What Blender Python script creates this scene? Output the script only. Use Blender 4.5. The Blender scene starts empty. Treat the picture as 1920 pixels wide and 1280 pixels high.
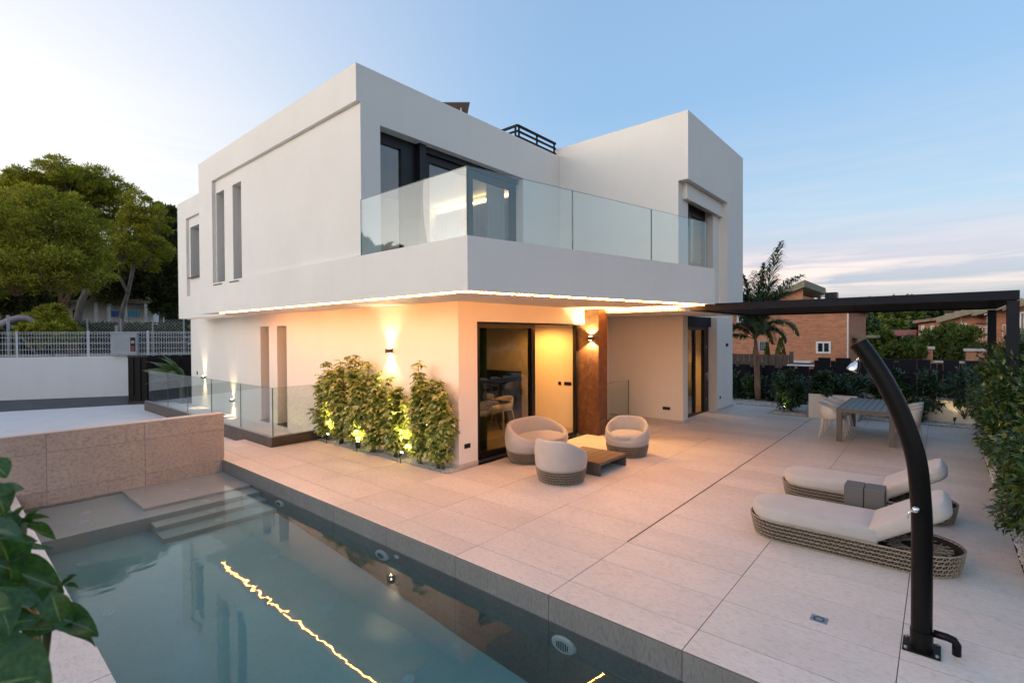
import bpy, bmesh, math, random
import numpy as np
from mathutils import Vector, Matrix
R = math.radians
scene = bpy.context.scene
C = scene.collection

# ------------------------------------------------------------------ camera
CAM = np.array([0.0, 0.0, 2.45])
FPX, YAW, PITCH, ROLL = 935.34, R(40.63289), R(0.72008), R(0.30548)
def cam_axes():
    cy, sy, cp, sp = math.cos(YAW), math.sin(YAW), math.cos(PITCH), math.sin(PITCH)
    f = np.array([cy*cp, sy*cp, -sp]); r = np.array([sy, -cy, 0.0]); d = np.cross(f, r)
    c, s = math.cos(ROLL), math.sin(ROLL)
    return c*r + s*d, -s*r + c*d, f
RT, DN, FW = cam_axes()
cam = bpy.data.cameras.new('camera'); cam.sensor_width = 36.0; cam.lens = FPX/1920*36
cam.clip_start = 0.05; cam.clip_end = 3000
co = bpy.data.objects.new('camera', cam); C.objects.link(co)
co.matrix_world = Matrix(((RT[0], -DN[0], -FW[0], CAM[0]), (RT[1], -DN[1], -FW[1], CAM[1]), (RT[2], -DN[2], -FW[2], CAM[2]), (0, 0, 0, 1)))
cam.dof.use_dof = True; cam.dof.focus_distance = 9.0; cam.dof.aperture_fstop = 6.3
scene.camera = co
def at(x, y, dist):
    """world point at horizontal distance dist along the sight line of photo pixel (x, y)"""
    d = RT*((x-960)/FPX) + DN*((y-640)/FPX) + FW
    return CAM + d*(dist/math.hypot(d[0], d[1]))

# ------------------------------------------------------------------ sky, sun, exposure
SUN_AZ, SUN_EL = R(150), R(6)
world = bpy.data.worlds.new('World'); scene.world = world; world.use_nodes = True
def build_world():
    nt = world.node_tree; N = nt.nodes; L = nt.links
    bg = N['Background']
    sk = N.new('ShaderNodeTexSky'); sk.sky_type = 'NISHITA'; sk.sun_disc = False
    sk.sun_elevation = SUN_EL; sk.sun_rotation = R(90)-SUN_AZ; sk.altitude = 50
    tc = N.new('ShaderNodeTexCoord')
    sep = N.new('ShaderNodeSeparateXYZ'); L.new(tc.outputs['Generated'], sep.inputs[0])
    def M(op, a, b=None, c=None):
        n = N.new('ShaderNodeMath'); n.operation = op
        for i, v in enumerate((a, b, c)):
            if v is None: continue
            if isinstance(v, (int, float)): n.inputs[i].default_value = v
            else: L.new(v, n.inputs[i])
        return n.outputs[0]
    def ramp(fac, stops):
        n = N.new('ShaderNodeValToRGB'); e = n.color_ramp.elements
        while len(e) < len(stops): e.new(0.5)
        for el, (p, col) in zip(e, stops): el.position = p; el.color = (*col, 1)
        L.new(fac, n.inputs[0]); return n.outputs[0]
    def mix(f, a, b):
        n = N.new('ShaderNodeMix'); n.data_type = 'RGBA'
        if isinstance(f, float): n.inputs[0].default_value = f
        else: L.new(f, n.inputs[0])
        for s, v in ((n.inputs[6], a), (n.inputs[7], b)):
            if isinstance(v, tuple): s.default_value = (*v, 1)
            else: L.new(v, s)
        return n.outputs[2]
    el = M('MAXIMUM', sep.outputs[2], 0.0)
    hl = M('SQRT', M('ADD', M('MULTIPLY', sep.outputs[0], sep.outputs[0]), M('MULTIPLY', sep.outputs[1], sep.outputs[1])))
    s = M('DIVIDE', M('ADD', M('MULTIPLY', sep.outputs[0], math.cos(SUN_AZ)), M('MULTIPLY', sep.outputs[1], math.sin(SUN_AZ))), M('MAXIMUM', hl, 0.001))
    mr = N.new('ShaderNodeMapRange'); mr.interpolation_type = 'SMOOTHSTEP'
    mr.inputs[1].default_value = -0.52; mr.inputs[2].default_value = 0.58
    L.new(s, mr.inputs[0]); t = mr.outputs[0]
    far = ramp(el, [(0.0, (.30, .34, .46)), (0.035, (.20, .28, .45)), (0.075, (.34, .40, .58)), (0.125, (.57, .53, .66)),
                    (0.20, (.43, .59, .77)), (0.40, (.29, .50, .79)), (0.75, (.28, .44, .70)), (1.0, (.27, .39, .60))])
    near = ramp(el, [(0.0, (1.0, .82, .66)), (0.06, (1.0, .92, .82)), (0.16, (1.0, .96, .92)), (0.36, (.96, .93, .93)),
                     (0.55, (.70, .75, .89)), (0.75, (.36, .48, .70)), (1.0, (.27, .39, .60))])
    sc = N.new('ShaderNodeVectorMath'); sc.operation = 'SCALE'; L.new(near, sc.inputs[0])
    # afterglow: brighter towards the point where the sun went down
    glow = M('ADD', 1.08, M('MULTIPLY', M('POWER', M('MAXIMUM', M('MULTIPLY', s, M('SUBTRACT', 1.0, el)), 0.0), 3.0), 1.5))
    core = M('MULTIPLY', M('POWER', M('MAXIMUM', s, 0.0), 14.0), M('POWER', M('MAXIMUM', M('SUBTRACT', 1.0, M('MULTIPLY', el, 1.9)), 0.0), 2.0))
    glow = M('ADD', glow, M('MULTIPLY', core, 9.0))
    L.new(glow, sc.inputs['Scale'])
    grad = mix(t, far, sc.outputs[0])
    # thin dusk clouds low over the horizon
    mp = N.new('ShaderNodeMapping'); mp.inputs['Scale'].default_value = (2.2, 2.2, 30.0)
    L.new(tc.outputs['Generated'], mp.inputs[0])
    no = N.new('ShaderNodeTexNoise'); no.inputs['Scale'].default_value = 1.6; no.inputs['Detail'].default_value = 7; no.inputs['Roughness'].default_value = .55
    no.inputs['Distortion'].default_value = .35
    L.new(mp.outputs[0], no.inputs['Vector'])
    cm = ramp(no.outputs['Fac'], [(0.42, (0, 0, 0)), (0.60, (1, 1, 1))])
    band = ramp(el, [(0.055, (0, 0, 0)), (0.085, (1, 1, 1)), (0.115, (1, 1, 1)), (0.145, (.18, .18, .18)), (0.22, (.10, .10, .10)), (0.40, (0, 0, 0))])
    cf = M('MULTIPLY', cm, band)
    ccol = mix(t, (.98, .77, .75), (1.9, 1.5, 1.15))
    grad = mix(cf, grad, ccol)
    sk5 = N.new('ShaderNodeVectorMath'); sk5.operation = 'SCALE'; L.new(sk.outputs[0], sk5.inputs[0]); sk5.inputs['Scale'].default_value = 4.0
    g10 = N.new('ShaderNodeVectorMath'); g10.operation = 'SCALE'; L.new(grad, g10.inputs[0]); g10.inputs['Scale'].default_value = 7.4
    fin = mix(0.9, sk5.outputs[0], g10.outputs[0])
    L.new(fin, bg.inputs[0]); bg.inputs[1].default_value = 0.1
build_world()
sun = bpy.data.lights.new('sun', 'SUN'); sun.energy = 0.35; sun.angle = R(40); sun.color = (1.0, .87, .74)
so = bpy.data.objects.new('sun', sun); C.objects.link(so)
sd = Vector((math.cos(SUN_AZ)*math.cos(R(14)), math.sin(SUN_AZ)*math.cos(R(14)), math.sin(R(14))))
so.rotation_euler = sd.to_track_quat('Z', 'Y').to_euler()
so.location = (0, 0, 30)
vs = scene.view_settings
vs.view_transform = 'Standard'; vs.look = 'None'; vs.exposure = 0.5; vs.gamma = 1.0; vs.use_curve_mapping = False
cy = scene.cycles
cy.use_denoising = True; cy.max_bounces = 12; cy.transparent_max_bounces = 24; cy.transmission_bounces = 10; cy.glossy_bounces = 5; cy.diffuse_bounces = 4
cy.sample_clamp_indirect = 6.0; cy.blur_glossy = 0.3; cy.caustics_refractive = True; cy.caustics_reflective = False

# ------------------------------------------------------------------ helpers
rng = random.Random(7)
WLOC = {}
def tag(o, label=None, cat=None, group=None, kind=None):
    if label: o['label'] = label
    if cat: o['category'] = cat
    if group: o['group'] = group
    if kind: o['kind'] = kind
    return o
def thing(name, label, cat, loc=(0, 0, 0), rz=0.0, group=None):
    o = bpy.data.objects.new(name, None); o.empty_display_size = 0.2; C.objects.link(o)
    o.location = loc; o.rotation_euler = (0, 0, rz); WLOC[o.name] = Vector(loc)
    return tag(o, label, cat, group)
def link(name, me, parent=None):
    o = bpy.data.objects.new(name, me); C.objects.link(o)
    if parent: o.parent = parent; WLOC[o.name] = WLOC.get(parent.name, Vector())
    return o
def copy_tree(o, parent=None):
    c = o.copy(); C.objects.link(c)
    if parent: c.parent = parent
    for ch in list(o.children): copy_tree(ch, c)
    return c

class MB:
    """collects pieces and links them as one mesh object"""
    def __init__(s): s.v = []; s.f = []; s.m = []
    def add(s, verts, faces, mi=0):
        b = len(s.v); s.v += [tuple(map(float, p)) for p in verts]; s.f += [tuple(b+i for i in f) for f in faces]; s.m += [mi]*len(faces); return s
    def box(s, x0, x1, y0, y1, z0, z1, mi=0):
        return s.add([(x0, y0, z0), (x1, y0, z0), (x1, y1, z0), (x0, y1, z0), (x0, y0, z1), (x1, y0, z1), (x1, y1, z1), (x0, y1, z1)],
                     [(3, 2, 1, 0), (4, 5, 6, 7), (0, 1, 5, 4), (1, 2, 6, 5), (2, 3, 7, 6), (3, 0, 4, 7)], mi)
    def prism(s, poly, z0, z1, mi=0):
        n = len(poly)
        a = sum(poly[i][0]*poly[(i+1) % n][1]-poly[(i+1) % n][0]*poly[i][1] for i in range(n))
        if a < 0: poly = poly[::-1]
        v = [(x, y, z0) for x, y in poly]+[(x, y, z1) for x, y in poly]
        return s.add(v, [tuple(range(n))[::-1], tuple(range(n, 2*n))]+[(i, (i+1) % n, n+(i+1) % n, n+i) for i in range(n)], mi)
    def quad(s, a, b, c, d, mi=0): return s.add([a, b, c, d], [(0, 1, 2, 3)], mi)
    def bar(s, a, b, w, h, up=(0, 0, 1), mi=0):
        a = np.array(a, float); b = np.array(b, float); d = b-a; d /= np.linalg.norm(d)
        u = np.array(up, float)
        if abs(u@d) > .98: u = np.array([1., 0, 0])
        sx = np.cross(d, u); sx /= np.linalg.norm(sx); uz = np.cross(sx, d)
        v = []
        for p in (a, b):
            for i, j in ((-1, -1), (1, -1), (1, 1), (-1, 1)): v.append(p+sx*i*w/2+uz*j*h/2)
        return s.add(v, [(0, 1, 2, 3), (7, 6, 5, 4), (0, 4, 5, 1), (1, 5, 6, 2), (2, 6, 7, 3), (3, 7, 4, 0)], mi)
    def tube(s, pts, r, n=8, mi=0, closed=False, caps=True):
        pts = [np.array(p, float) for p in pts]; k = len(pts)
        rs = r if isinstance(r, (list, tuple, np.ndarray)) else [r]*k
        v = []; f = []; pu = None
        for i, p in enumerate(pts):
            if closed: d = pts[(i+1) % k]-pts[i-1]
            else: d = pts[min(i+1, k-1)]-pts[max(i-1, 0)]
            d = d/(np.linalg.norm(d)+1e-9)
            u = pu if pu is not None else (np.array([0, 0, 1.]) if abs(d[2]) < .9 else np.array([1., 0, 0]))
            u = u-d*(u@d); u /= np.linalg.norm(u)+1e-9; pu = u; w = np.cross(d, u)
            for j in range(n):
                a = 2*math.pi*j/n; v.append(p+(u*math.cos(a)+w*math.sin(a))*rs[i])
        for i in range(k if closed else k-1):
            for j in range(n):
                a = i*n+j; b = i*n+(j+1) % n; c = ((i+1) % k)*n+(j+1) % n; e = ((i+1) % k)*n+j; f.append((a, b, c, e))
        if caps and not closed: f.append(tuple(range(n))[::-1]); f.append(tuple(range((k-1)*n, k*n)))
        return s.add(v, f, mi)
    def lathe(s, prof, c=(0, 0, 0), n=24, mi=0):
        v = []; f = []; k = len(prof)
        for r, z in prof:
            for j in range(n): a = 2*math.pi*j/n; v.append((c[0]+r*math.cos(a), c[1]+r*math.sin(a), c[2]+z))
        for i in range(k-1):
            for j in range(n): f.append((i*n+j, i*n+(j+1) % n, (i+1)*n+(j+1) % n, (i+1)*n+j))
        f.append(tuple(range(n))[::-1]); f.append(tuple(range((k-1)*n, k*n)))
        return s.add(v, f, mi)
    def wall(s, axis, c0, c1, u0, u1, z0, z1, openings=(), mi=0):
        """slab between c0 and c1 on axis, spanning u (the other horizontal axis) and z, with rectangular openings (u0,u1,z0,z1)"""
        us = sorted({u0, u1, *[o[i] for o in openings for i in (0, 1) if u0 < o[i] < u1]})
        zs = sorted({z0, z1, *[o[i] for o in openings for i in (2, 3) if z0 < o[i] < z1]})
        nu, nz = len(us)-1, len(zs)-1
        def solid(i, j):
            if not (0 <= i < nu and 0 <= j < nz): return False
            u, z = (us[i]+us[i+1])/2, (zs[j]+zs[j+1])/2
            return not any(o[0] < u < o[1] and o[2] < z < o[3] for o in openings)
        idx = {}; v = []; f = []
        def P(c, i, j):
            k = (c, i, j)
            if k not in idx:
                idx[k] = len(v); cc = c1 if c else c0
                v.append((cc, us[i], zs[j]) if axis == 'x' else (us[i], cc, zs[j]))
            return idx[k]
        for i in range(nu):
            for j in range(nz):
                if not solid(i, j): continue
                f.append((P(0, i, j), P(0, i, j+1), P(0, i+1, j+1), P(0, i+1, j)))
                f.append((P(1, i, j), P(1, i+1, j), P(1, i+1, j+1), P(1, i, j+1)))
                if not solid(i-1, j): f.append((P(0, i, j), P(1, i, j), P(1, i, j+1), P(0, i, j+1)))
                if not solid(i+1, j): f.append((P(0, i+1, j), P(0, i+1, j+1), P(1, i+1, j+1), P(1, i+1, j)))
                if not solid(i, j-1): f.append((P(0, i, j), P(0, i+1, j), P(1, i+1, j), P(1, i, j)))
                if not solid(i, j+1): f.append((P(0, i, j+1), P(1, i, j+1), P(1, i+1, j+1), P(0, i+1, j+1)))
        if axis == 'y': f = [t[::-1] for t in f]
        return s.add(v, f, mi)
    def mesh(s, name, mats, smooth=False, off=(0, 0, 0)):
        me = bpy.data.meshes.new(name)
        v = np.array(s.v, float).reshape(-1, 3)-np.array(off, float)
        me.from_pydata(v.tolist(), [], s.f)
        for m in (mats if isinstance(mats, (list, tuple)) else [mats]): me.materials.append(m)
        if any(s.m): me.polygons.foreach_set('material_index', s.m)
        if smooth: me.polygons.foreach_set('use_smooth', [True]*len(s.f))
        me.update(); return me
    def build(s, name, mats, parent=None, smooth=False, bevel=0, local=False, seg=2):
        off = (0, 0, 0) if (local or parent is None) else WLOC.get(parent.name, (0, 0, 0))
        o = link(name, s.mesh(name, mats, smooth, off), parent)
        if bevel:
            b = o.modifiers.new('bevel', 'BEVEL'); b.width = bevel; b.segments = seg; b.limit_method = 'ANGLE'; b.angle_limit = R(40)
            if smooth: b.harden_normals = False
        return o

# ------------------------------------------------------------------ materials
def new_mat(name):
    m = bpy.data.materials.new(name); m.use_nodes = True
    nt = m.node_tree; return m, nt, nt.nodes, nt.links, nt.nodes['Principled BSDF']
def coords(N, L, scale=(1, 1, 1), rand=True, island=False):
    tc = N.new('ShaderNodeTexCoord'); mp = N.new('ShaderNodeMapping'); mp.inputs['Scale'].default_value = scale
    if rand:
        oi = N.new('ShaderNodeObjectInfo'); ml = N.new('ShaderNodeMath'); ml.operation = 'MULTIPLY'; ml.inputs[1].default_value = 57.0
        L.new(oi.outputs['Random'], ml.inputs[0]); L.new(ml.outputs[0], mp.inputs['Location'])
    L.new(tc.outputs['Object'], mp.inputs[0]); return mp.outputs[0]
def noise(N, L, vec, scale, detail=4, rough=.55, dist=0.0):
    n = N.new('ShaderNodeTexNoise'); n.inputs['Scale'].default_value = scale; n.inputs['Detail'].default_value = detail
    n.inputs['Roughness'].default_value = rough; n.inputs['Distortion'].default_value = dist
    L.new(vec, n.inputs['Vector']); return n.outputs['Fac']
def rampn(N, L, fac, stops):
    n = N.new('ShaderNodeValToRGB'); e = n.color_ramp.elements
    while len(e) < len(stops): e.new(.5)
    for el, (p, c) in zip(e, stops): el.position = p; el.color = (*(c if isinstance(c, tuple) else (c, c, c)), 1)
    L.new(fac, n.inputs[0]); return n.outputs[0]
def mixn(N, L, f, a, b, mode='MIX'):
    n = N.new('ShaderNodeMix'); n.data_type = 'RGBA'; n.blend_type = mode
    for s, v in ((n.inputs[0], f), (n.inputs[6], a), (n.inputs[7], b)):
        if isinstance(v, tuple): s.default_value = (*v, 1)
        elif isinstance(v, (int, float)): s.default_value = v
        else: L.new(v, s)
    return n.outputs[2]
def bump(N, L, h, b, strength=.3, dist=.01):
    n = N.new('ShaderNodeBump'); n.inputs['Strength'].default_value = strength; n.inputs['Distance'].default_value = dist
    L.new(h, n.inputs['Height']); L.new(n.outputs[0], b.inputs['Normal']); return n
def scl(c, k): return tuple(min(1, x*k) for x in c)

def simple(name, col, rough=.5, metal=0.0, var=.12, vscale=3.0, bmp=0.0, bscale=80.0, stretch=(1, 1, 1), coat=0.0, spec=.5, sheen=0.0, rand=True):
    m, nt, N, L, b = new_mat(name)
    v = coords(N, L, stretch, rand)
    n = noise(N, L, v, vscale, 5)
    L.new(rampn(N, L, n, [(.3, scl(col, 1-var)), (.7, scl(col, 1+var))]), b.inputs['Base Color'])
    b.inputs['Roughness'].default_value = rough; b.inputs['Metallic'].default_value = metal
    b.inputs['Coat Weight'].default_value = coat; b.inputs['Specular IOR Level'].default_value = spec
    if sheen: b.inputs['Sheen Weight'].default_value = sheen
    if bmp: bump(N, L, noise(N, L, v, bscale, 3), b, bmp, .004)
    return m
def stone(name, col, dark, rough=.55, streak=(1, 1, 1), speck=.5, big=1.2, tilevar=.06, bmp=.12):
    m, nt, N, L, b = new_mat(name)
    v = coords(N, L, streak)
    n1 = noise(N, L, v, big, 6, .6, .2); n2 = noise(N, L, v, 21, 9, .75, .1); n3 = noise(N, L, v, 76, 5, .75)
    c = rampn(N, L, n1, [(.3, scl(col, .9)), (.7, scl(col, 1.08))])
    c = mixn(N, L, rampn(N, L, n2, [(.36, .75*speck), (.52, 0.0)]), c, dark)
    c = mixn(N, L, rampn(N, L, n3, [(.30, .8*speck), (.42, 0.0)]), c, scl(dark, .8))
    c = mixn(N, L, rampn(N, L, n3, [(.58, 0.0), (.72, .6*speck)]), c, scl(col, 1.22))
    oi = N.new('ShaderNodeObjectInfo')
    c = mixn(N, L, 1.0, c, rampn(N, L, oi.outputs['Random'], [(0, 1-tilevar), (1, 1.0)]), 'MULTIPLY')
    L.new(c, b.inputs['Base Color'])
    L.new(rampn(N, L, n2, [(.3, rough+.12), (.7, rough-.08)]), b.inputs['Roughness'])
    bump(N, L, n3, b, bmp, .003)
    return m
def plaster(name, col):
    m, nt, N, L, b = new_mat(name)
    v = coords(N, L, (1, 1, 1), False)
    v2 = coords(N, L, (1.6, 1.6, .25), False)
    n1 = noise(N, L, v, .5, 6, .6); n2 = noise(N, L, v2, 2.2, 5, .6)
    c = rampn(N, L, n1, [(.3, scl(col, .945)), (.7, scl(col, 1.025))])
    c = mixn(N, L, rampn(N, L, n2, [(.35, .10), (.6, 0.0)]), c, scl(col, .86))
    L.new(c, b.inputs['Base Color']); b.inputs['Roughness'].default_value = .85; b.inputs['Specular IOR Level'].default_value = .2
    bump(N, L, noise(N, L, v, 22, 7, .7), b, .22, .006)
    return m
def foliage(name, cols, rough=.45, trans=.25, spec=.4, coat=0.0):
    m, nt, N, L, b = new_mat(name)
    g = N.new('ShaderNodeNewGeometry'); oi = N.new('ShaderNodeObjectInfo')
    k = len(cols)
    c = rampn(N, L, g.outputs['Random Per Island'], [(i/(k-1), cols[i]) for i in range(k)])
    v = coords(N, L, (1, 1, 1)); n = noise(N, L, v, 1.7, 3)
    c = mixn(N, L, 1.0, c, rampn(N, L, n, [(.3, .72), (.7, 1.0)]), 'MULTIPLY')
    L.new(c, b.inputs['Base Color']); b.inputs['Roughness'].default_value = rough; b.inputs['Specular IOR Level'].default_value = spec
    b.inputs['Coat Weight'].default_value = coat; b.inputs['Coat Roughness'].default_value = .25
    if trans:
        tr = N.new('ShaderNodeBsdfTranslucent'); hs = N.new('ShaderNodeHueSaturation'); hs.inputs['Value'].default_value = 1.6; hs.inputs['Saturation'].default_value = 1.1
        L.new(c, hs.inputs['Color']); L.new(hs.outputs[0], tr.inputs[0])
        ms = N.new('ShaderNodeMixShader'); ms.inputs[0].default_value = trans
        L.new(b.outputs[0], ms.inputs[1]); L.new(tr.outputs[0], ms.inputs[2]); L.new(ms.outputs[0], N['Material Output'].inputs[0])
    return m
def glass(name, tint=(.93, .97, .95), ior=1.5, rough=0.0):
    m, nt, N, L, b = new_mat(name); N.remove(b)
    t = N.new('ShaderNodeBsdfTransparent'); t.inputs[0].default_value = (*tint, 1)
    g = N.new('ShaderNodeBsdfGlossy'); g.inputs['Roughness'].default_value = rough
    lw_ = N.new('ShaderNodeLayerWeight'); lw_.inputs[0].default_value = .5
    pw = N.new('ShaderNodeMath'); pw.operation = 'POWER'; pw.inputs[1].default_value = 5.0; L.new(lw_.outputs['Facing'], pw.inputs[0])
    f0 = ((ior-1)/(ior+1))**2
    f = N.new('ShaderNodeMath'); f.operation = 'MULTIPLY_ADD'; f.inputs[1].default_value = 1-f0; f.inputs[2].default_value = f0; L.new(pw.outputs[0], f.inputs[0])
    ms = N.new('ShaderNodeMixShader'); L.new(f.outputs[0], ms.inputs[0]); L.new(t.outputs[0], ms.inputs[1]); L.new(g.outputs[0], ms.inputs[2])
    L.new(ms.outputs[0], N['Material Output'].inputs[0]); return m
def emit(name, col, k):
    m, nt, N, L, b = new_mat(name)
    b.inputs['Base Color'].default_value = (*col, 1); b.inputs['Emission Color'].default_value = (*col, 1); b.inputs['Emission Strength'].default_value = k
    return m
def brick_mat(name, c1, c2, mortar, bw=.24, bh=.065):
    m, nt, N, L, b = new_mat(name)
    tc = N.new('ShaderNodeTexCoord'); se = N.new('ShaderNodeSeparateXYZ'); L.new(tc.outputs['Object'], se.inputs[0])
    ad = N.new('ShaderNodeMath'); ad.operation = 'ADD'; L.new(se.outputs[0], ad.inputs[0]); L.new(se.outputs[1], ad.inputs[1])
    cb = N.new('ShaderNodeCombineXYZ'); L.new(ad.outputs[0], cb.inputs[0]); L.new(se.outputs[2], cb.inputs[1])
    br = N.new('ShaderNodeTexBrick'); br.inputs['Color1'].default_value = (*c1, 1); br.inputs['Color2'].default_value = (*c2, 1); br.inputs['Mortar'].default_value = (*mortar, 1)
    br.inputs['Scale'].default_value = 1.0; br.inputs['Brick Width'].default_value = bw; br.inputs['Row Height'].default_value = bh; br.inputs['Mortar Size'].default_value = .006
    L.new(cb.outputs[0], br.inputs['Vector'])
    mp = N.new('ShaderNodeMapping'); mp.inputs['Scale'].default_value = (1, 1, 5); L.new(tc.outputs['Object'], mp.inputs[0])
    n = noise(N, L, mp.outputs[0], 1.8, 6, .7)
    c = mixn(N, L, 1.0, br.outputs[0], rampn(N, L, n, [(.3, .66), (.7, 1.15)]), 'MULTIPLY')
    L.new(c, b.inputs['Base Color']); b.inputs['Roughness'].default_value = .85
    bump(N, L, br.outputs['Fac'], b, -.4, .008)
    return m
def water_mat():
    m, nt, N, L, b = new_mat('pool_water'); N.remove(b)
    g = N.new('ShaderNodeBsdfGlass'); g.inputs['Roughness'].default_value = 0.0; g.inputs['IOR'].default_value = 1.33
    tc = N.new('ShaderNodeTexCoord')
    mp = N.new('ShaderNodeMapping'); mp.inputs['Scale'].default_value = (1.2, 2.6, 1); mp.inputs['Rotation'].default_value = (0, 0, R(-35)); L.new(tc.outputs['Object'], mp.inputs[0])
    n1 = noise(N, L, mp.outputs[0], 3.0, 0, .5, .3); n2 = noise(N, L, mp.outputs[0], 9.0, 2, .5)
    # rougher near the inlet at the steps, calmer towards the deep end
    se = N.new('ShaderNodeSeparateXYZ'); L.new(tc.outputs['Object'], se.inputs[0])
    mr = N.new('ShaderNodeMapRange'); mr.inputs[1].default_value = 4.0; mr.inputs[2].default_value = 9.5; mr.inputs[3].default_value = .05; mr.inputs[4].default_value = .55
    L.new(se.outputs[1], mr.inputs[0])
    ml = N.new('ShaderNodeMath'); ml.operation = 'MULTIPLY'; L.new(n2, ml.inputs[0]); L.new(mr.outputs[0], ml.inputs[1])
    ad = N.new('ShaderNodeMath'); ad.operation = 'ADD'; L.new(n1, ad.inputs[0]); L.new(ml.outputs[0], ad.inputs[1])
    bp = N.new('ShaderNodeBump'); bp.inputs['Strength'].default_value = .030; bp.inputs['Distance'].default_value = .03
    L.new(ad.outputs[0], bp.inputs['Height']); L.new(bp.outputs[0], g.inputs['Normal'])
    L.new(g.outputs[0], N['Material Output'].inputs['Surface'])
    va = N.new('ShaderNodeVolumeAbsorption'); va.inputs['Color'].default_value = (.10, .70, .78, 1); va.inputs['Density'].default_value = .56
    L.new(va.outputs[0], N['Material Output'].inputs['Volume'])
    return m

M_wall = plaster('white_render', (.81, .77, .715))
M_wall2 = plaster('boundary_render', (.78, .78, .77))
M_inner = simple('interior_paint', (.72, .66, .55), .8, var=.03)
M_tile = stone('deck_stone', (.69, .63, .57), (.41, .35, .30), .48, (1.7, .75, 1), .62, .9, .10)
M_wtile = stone('wall_stone', (.44, .375, .325), (.21, .17, .145), .6, (1.0, 1.0, 1.15), .95, 1.3, .06)
M_ptile = stone('pool_stone', (.20, .195, .19), (.085, .082, .08), .5, (2.4, 2.4, .8), .8, 1.4, .05)
M_pfloor = stone('pool_floor_stone', (.62, .59, .53), (.44, .41, .36), .55, (1, 1, 1), .3, .9, .04)
M_grout = simple('grout', (.16, .14, .125), .9, var=.1)
M_cap = stone('cap_stone', (.60, .53, .49), (.42, .36, .33), .5, (1, 1, 1), .3, .9, .04)
M_pave = simple('pale_paving', (.66, .64, .64), .6, var=.06, vscale=1.2, bmp=.1)
M_asphalt = simple('asphalt', (.055, .056, .062), .7, var=.35, vscale=1.4, bmp=.3, stretch=(1, 3, 1), rand=False)
M_ground = simple('bare_ground', (.13, .12, .085), .95, var=.4, vscale=.35, bmp=.3, bscale=9, rand=False)
M_black = simple('black_aluminium', (.010, .011, .012), .42, var=.1, spec=.35)
M_anth = simple('anthracite_paint', (.013, .016, .023), .55, var=.15, vscale=2, spec=.10)
M_shower = simple('black_shower_metal', (.004, .004, .0045), .36, var=.2, spec=.17)
M_corten = None
M_brown = simple('brown_stone_plinth', (.055, .040, .032), .5, var=.35, vscale=7, bmp=.1)
M_fabric = simple('pale_outdoor_fabric', (.40, .38, .365), .9, var=.05, vscale=5, bmp=.22, bscale=420, sheen=.25)
M_rope = simple('taupe_rope', (.27, .225, .175), .85, var=.25, vscale=30)
M_rope_in = simple('dark_basket', (.022, .019, .017), .8, var=.2)
M_wood = simple('brown_slat', (.135, .088, .055), .55, var=.22, vscale=5, stretch=(1, 8, 1), bmp=.08)
M_tabm = simple('taupe_aluminium', (.088, .081, .079), .45, var=.06)
M_side = simple('grey_side_table', (.10, .097, .097), .5, var=.05)
M_shell = simple('white_chair_shell', (.62, .60, .58), .5, var=.03)
M_seatc = simple('grey_seat_cushion', (.40, .40, .42), .9, var=.05, bmp=.15, bscale=300)
M_beech = simple('pale_chair_leg', (.60, .55, .49), .5, var=.05)
M_chrome = simple('chrome', (.75, .76, .78), .12, 1.0, var=.02)
M_steel = simple('brushed_steel', (.42, .43, .45), .35, .9, var=.1)
M_bronze = simple('bronze_lamp_body', (.060, .040, .024), .45, .3, var=.1)
M_plate = simple('black_switch_plate', (.012, .012, .013), .35, var=.05)
M_glass = glass('rail_glass', (.94, .98, .965), 1.95)
M_glass_e = simple('glass_edge', (.05, .11, .09), .15, var=.1)
M_win = glass('window_glass', (.80, .82, .82), 2.1)
M_win2 = glass('door_glass', (.62, .63, .62), 2.2)
M_darkwin = simple('dark_window', (.02, .022, .026), .06, var=.05, spec=.8)
M_gravel = simple('white_pebbles', (.58, .55, .51), .8, var=.0)
M_led = emit('led_strip', (1.0, .36, .07), 150.0)
M_cove = emit('cove_strip', (1.0, .72, .40), 13.0)
M_lampglow = emit('lamp_diffuser', (1.0, .78, .45), 40.0)
M_spotglow = emit('garden_spot_lens', (1.0, .84, .42), 30.0)
M_curt_g = simple('green_curtain', (.10, .20, .06), .9, var=.2, stretch=(12, 12, .3))
M_curt_w = simple('pale_curtain', (.45, .50, .54), .9, var=.12, stretch=(12, 12, .3))
M_slat = simple('headboard_slat', (.17, .15, .21), .6, var=.1)
M_floorin = simple('interior_floor', (.33, .27, .21), .4, var=.05)
M_brick = brick_mat('orange_brick', (.60, .23, .105), (.46, .165, .075), (.42, .31, .23))
M_brick2 = brick_mat('salmon_brick', (.60, .26, .145), (.48, .195, .10), (.44, .34, .26), .26, .07)
M_concrete = simple('roof_edge_concrete', (.26, .235, .16), .9, var=.2, bmp=.3)
M_rooftile = simple('clay_roof_tile', (.25, .165, .115), .85, var=.35, vscale=2.5, bmp=.3, bscale=20)
M_redroof = simple('red_roof', (.30, .075, .055), .8, var=.25)
M_white = simple('white_paint', (.70, .70, .70), .5, var=.04)
M_mesh = simple('white_mesh_wire', (.62, .63, .66), .5, var=.03)
M_galv = simple('galvanised_steel', (.34, .36, .37), .5, .5, var=.1)
M_metbox = simple('grey_meter_box', (.40, .42, .44), .6, var=.08)
M_red = simple('red_label', (.25, .05, .04), .5)
M_pipe = simple('pinkish_pipe', (.36, .28, .28), .6, var=.12)
M_wfence = simple('weathered_boards', (.12, .085, .07), .85, var=.35, vscale=4, stretch=(5, 5, .4))
M_bluecloth = simple('blue_laundry', (.06, .11, .30), .9); M_tealcloth = simple('teal_laundry', (.08, .24, .32), .9)
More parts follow.
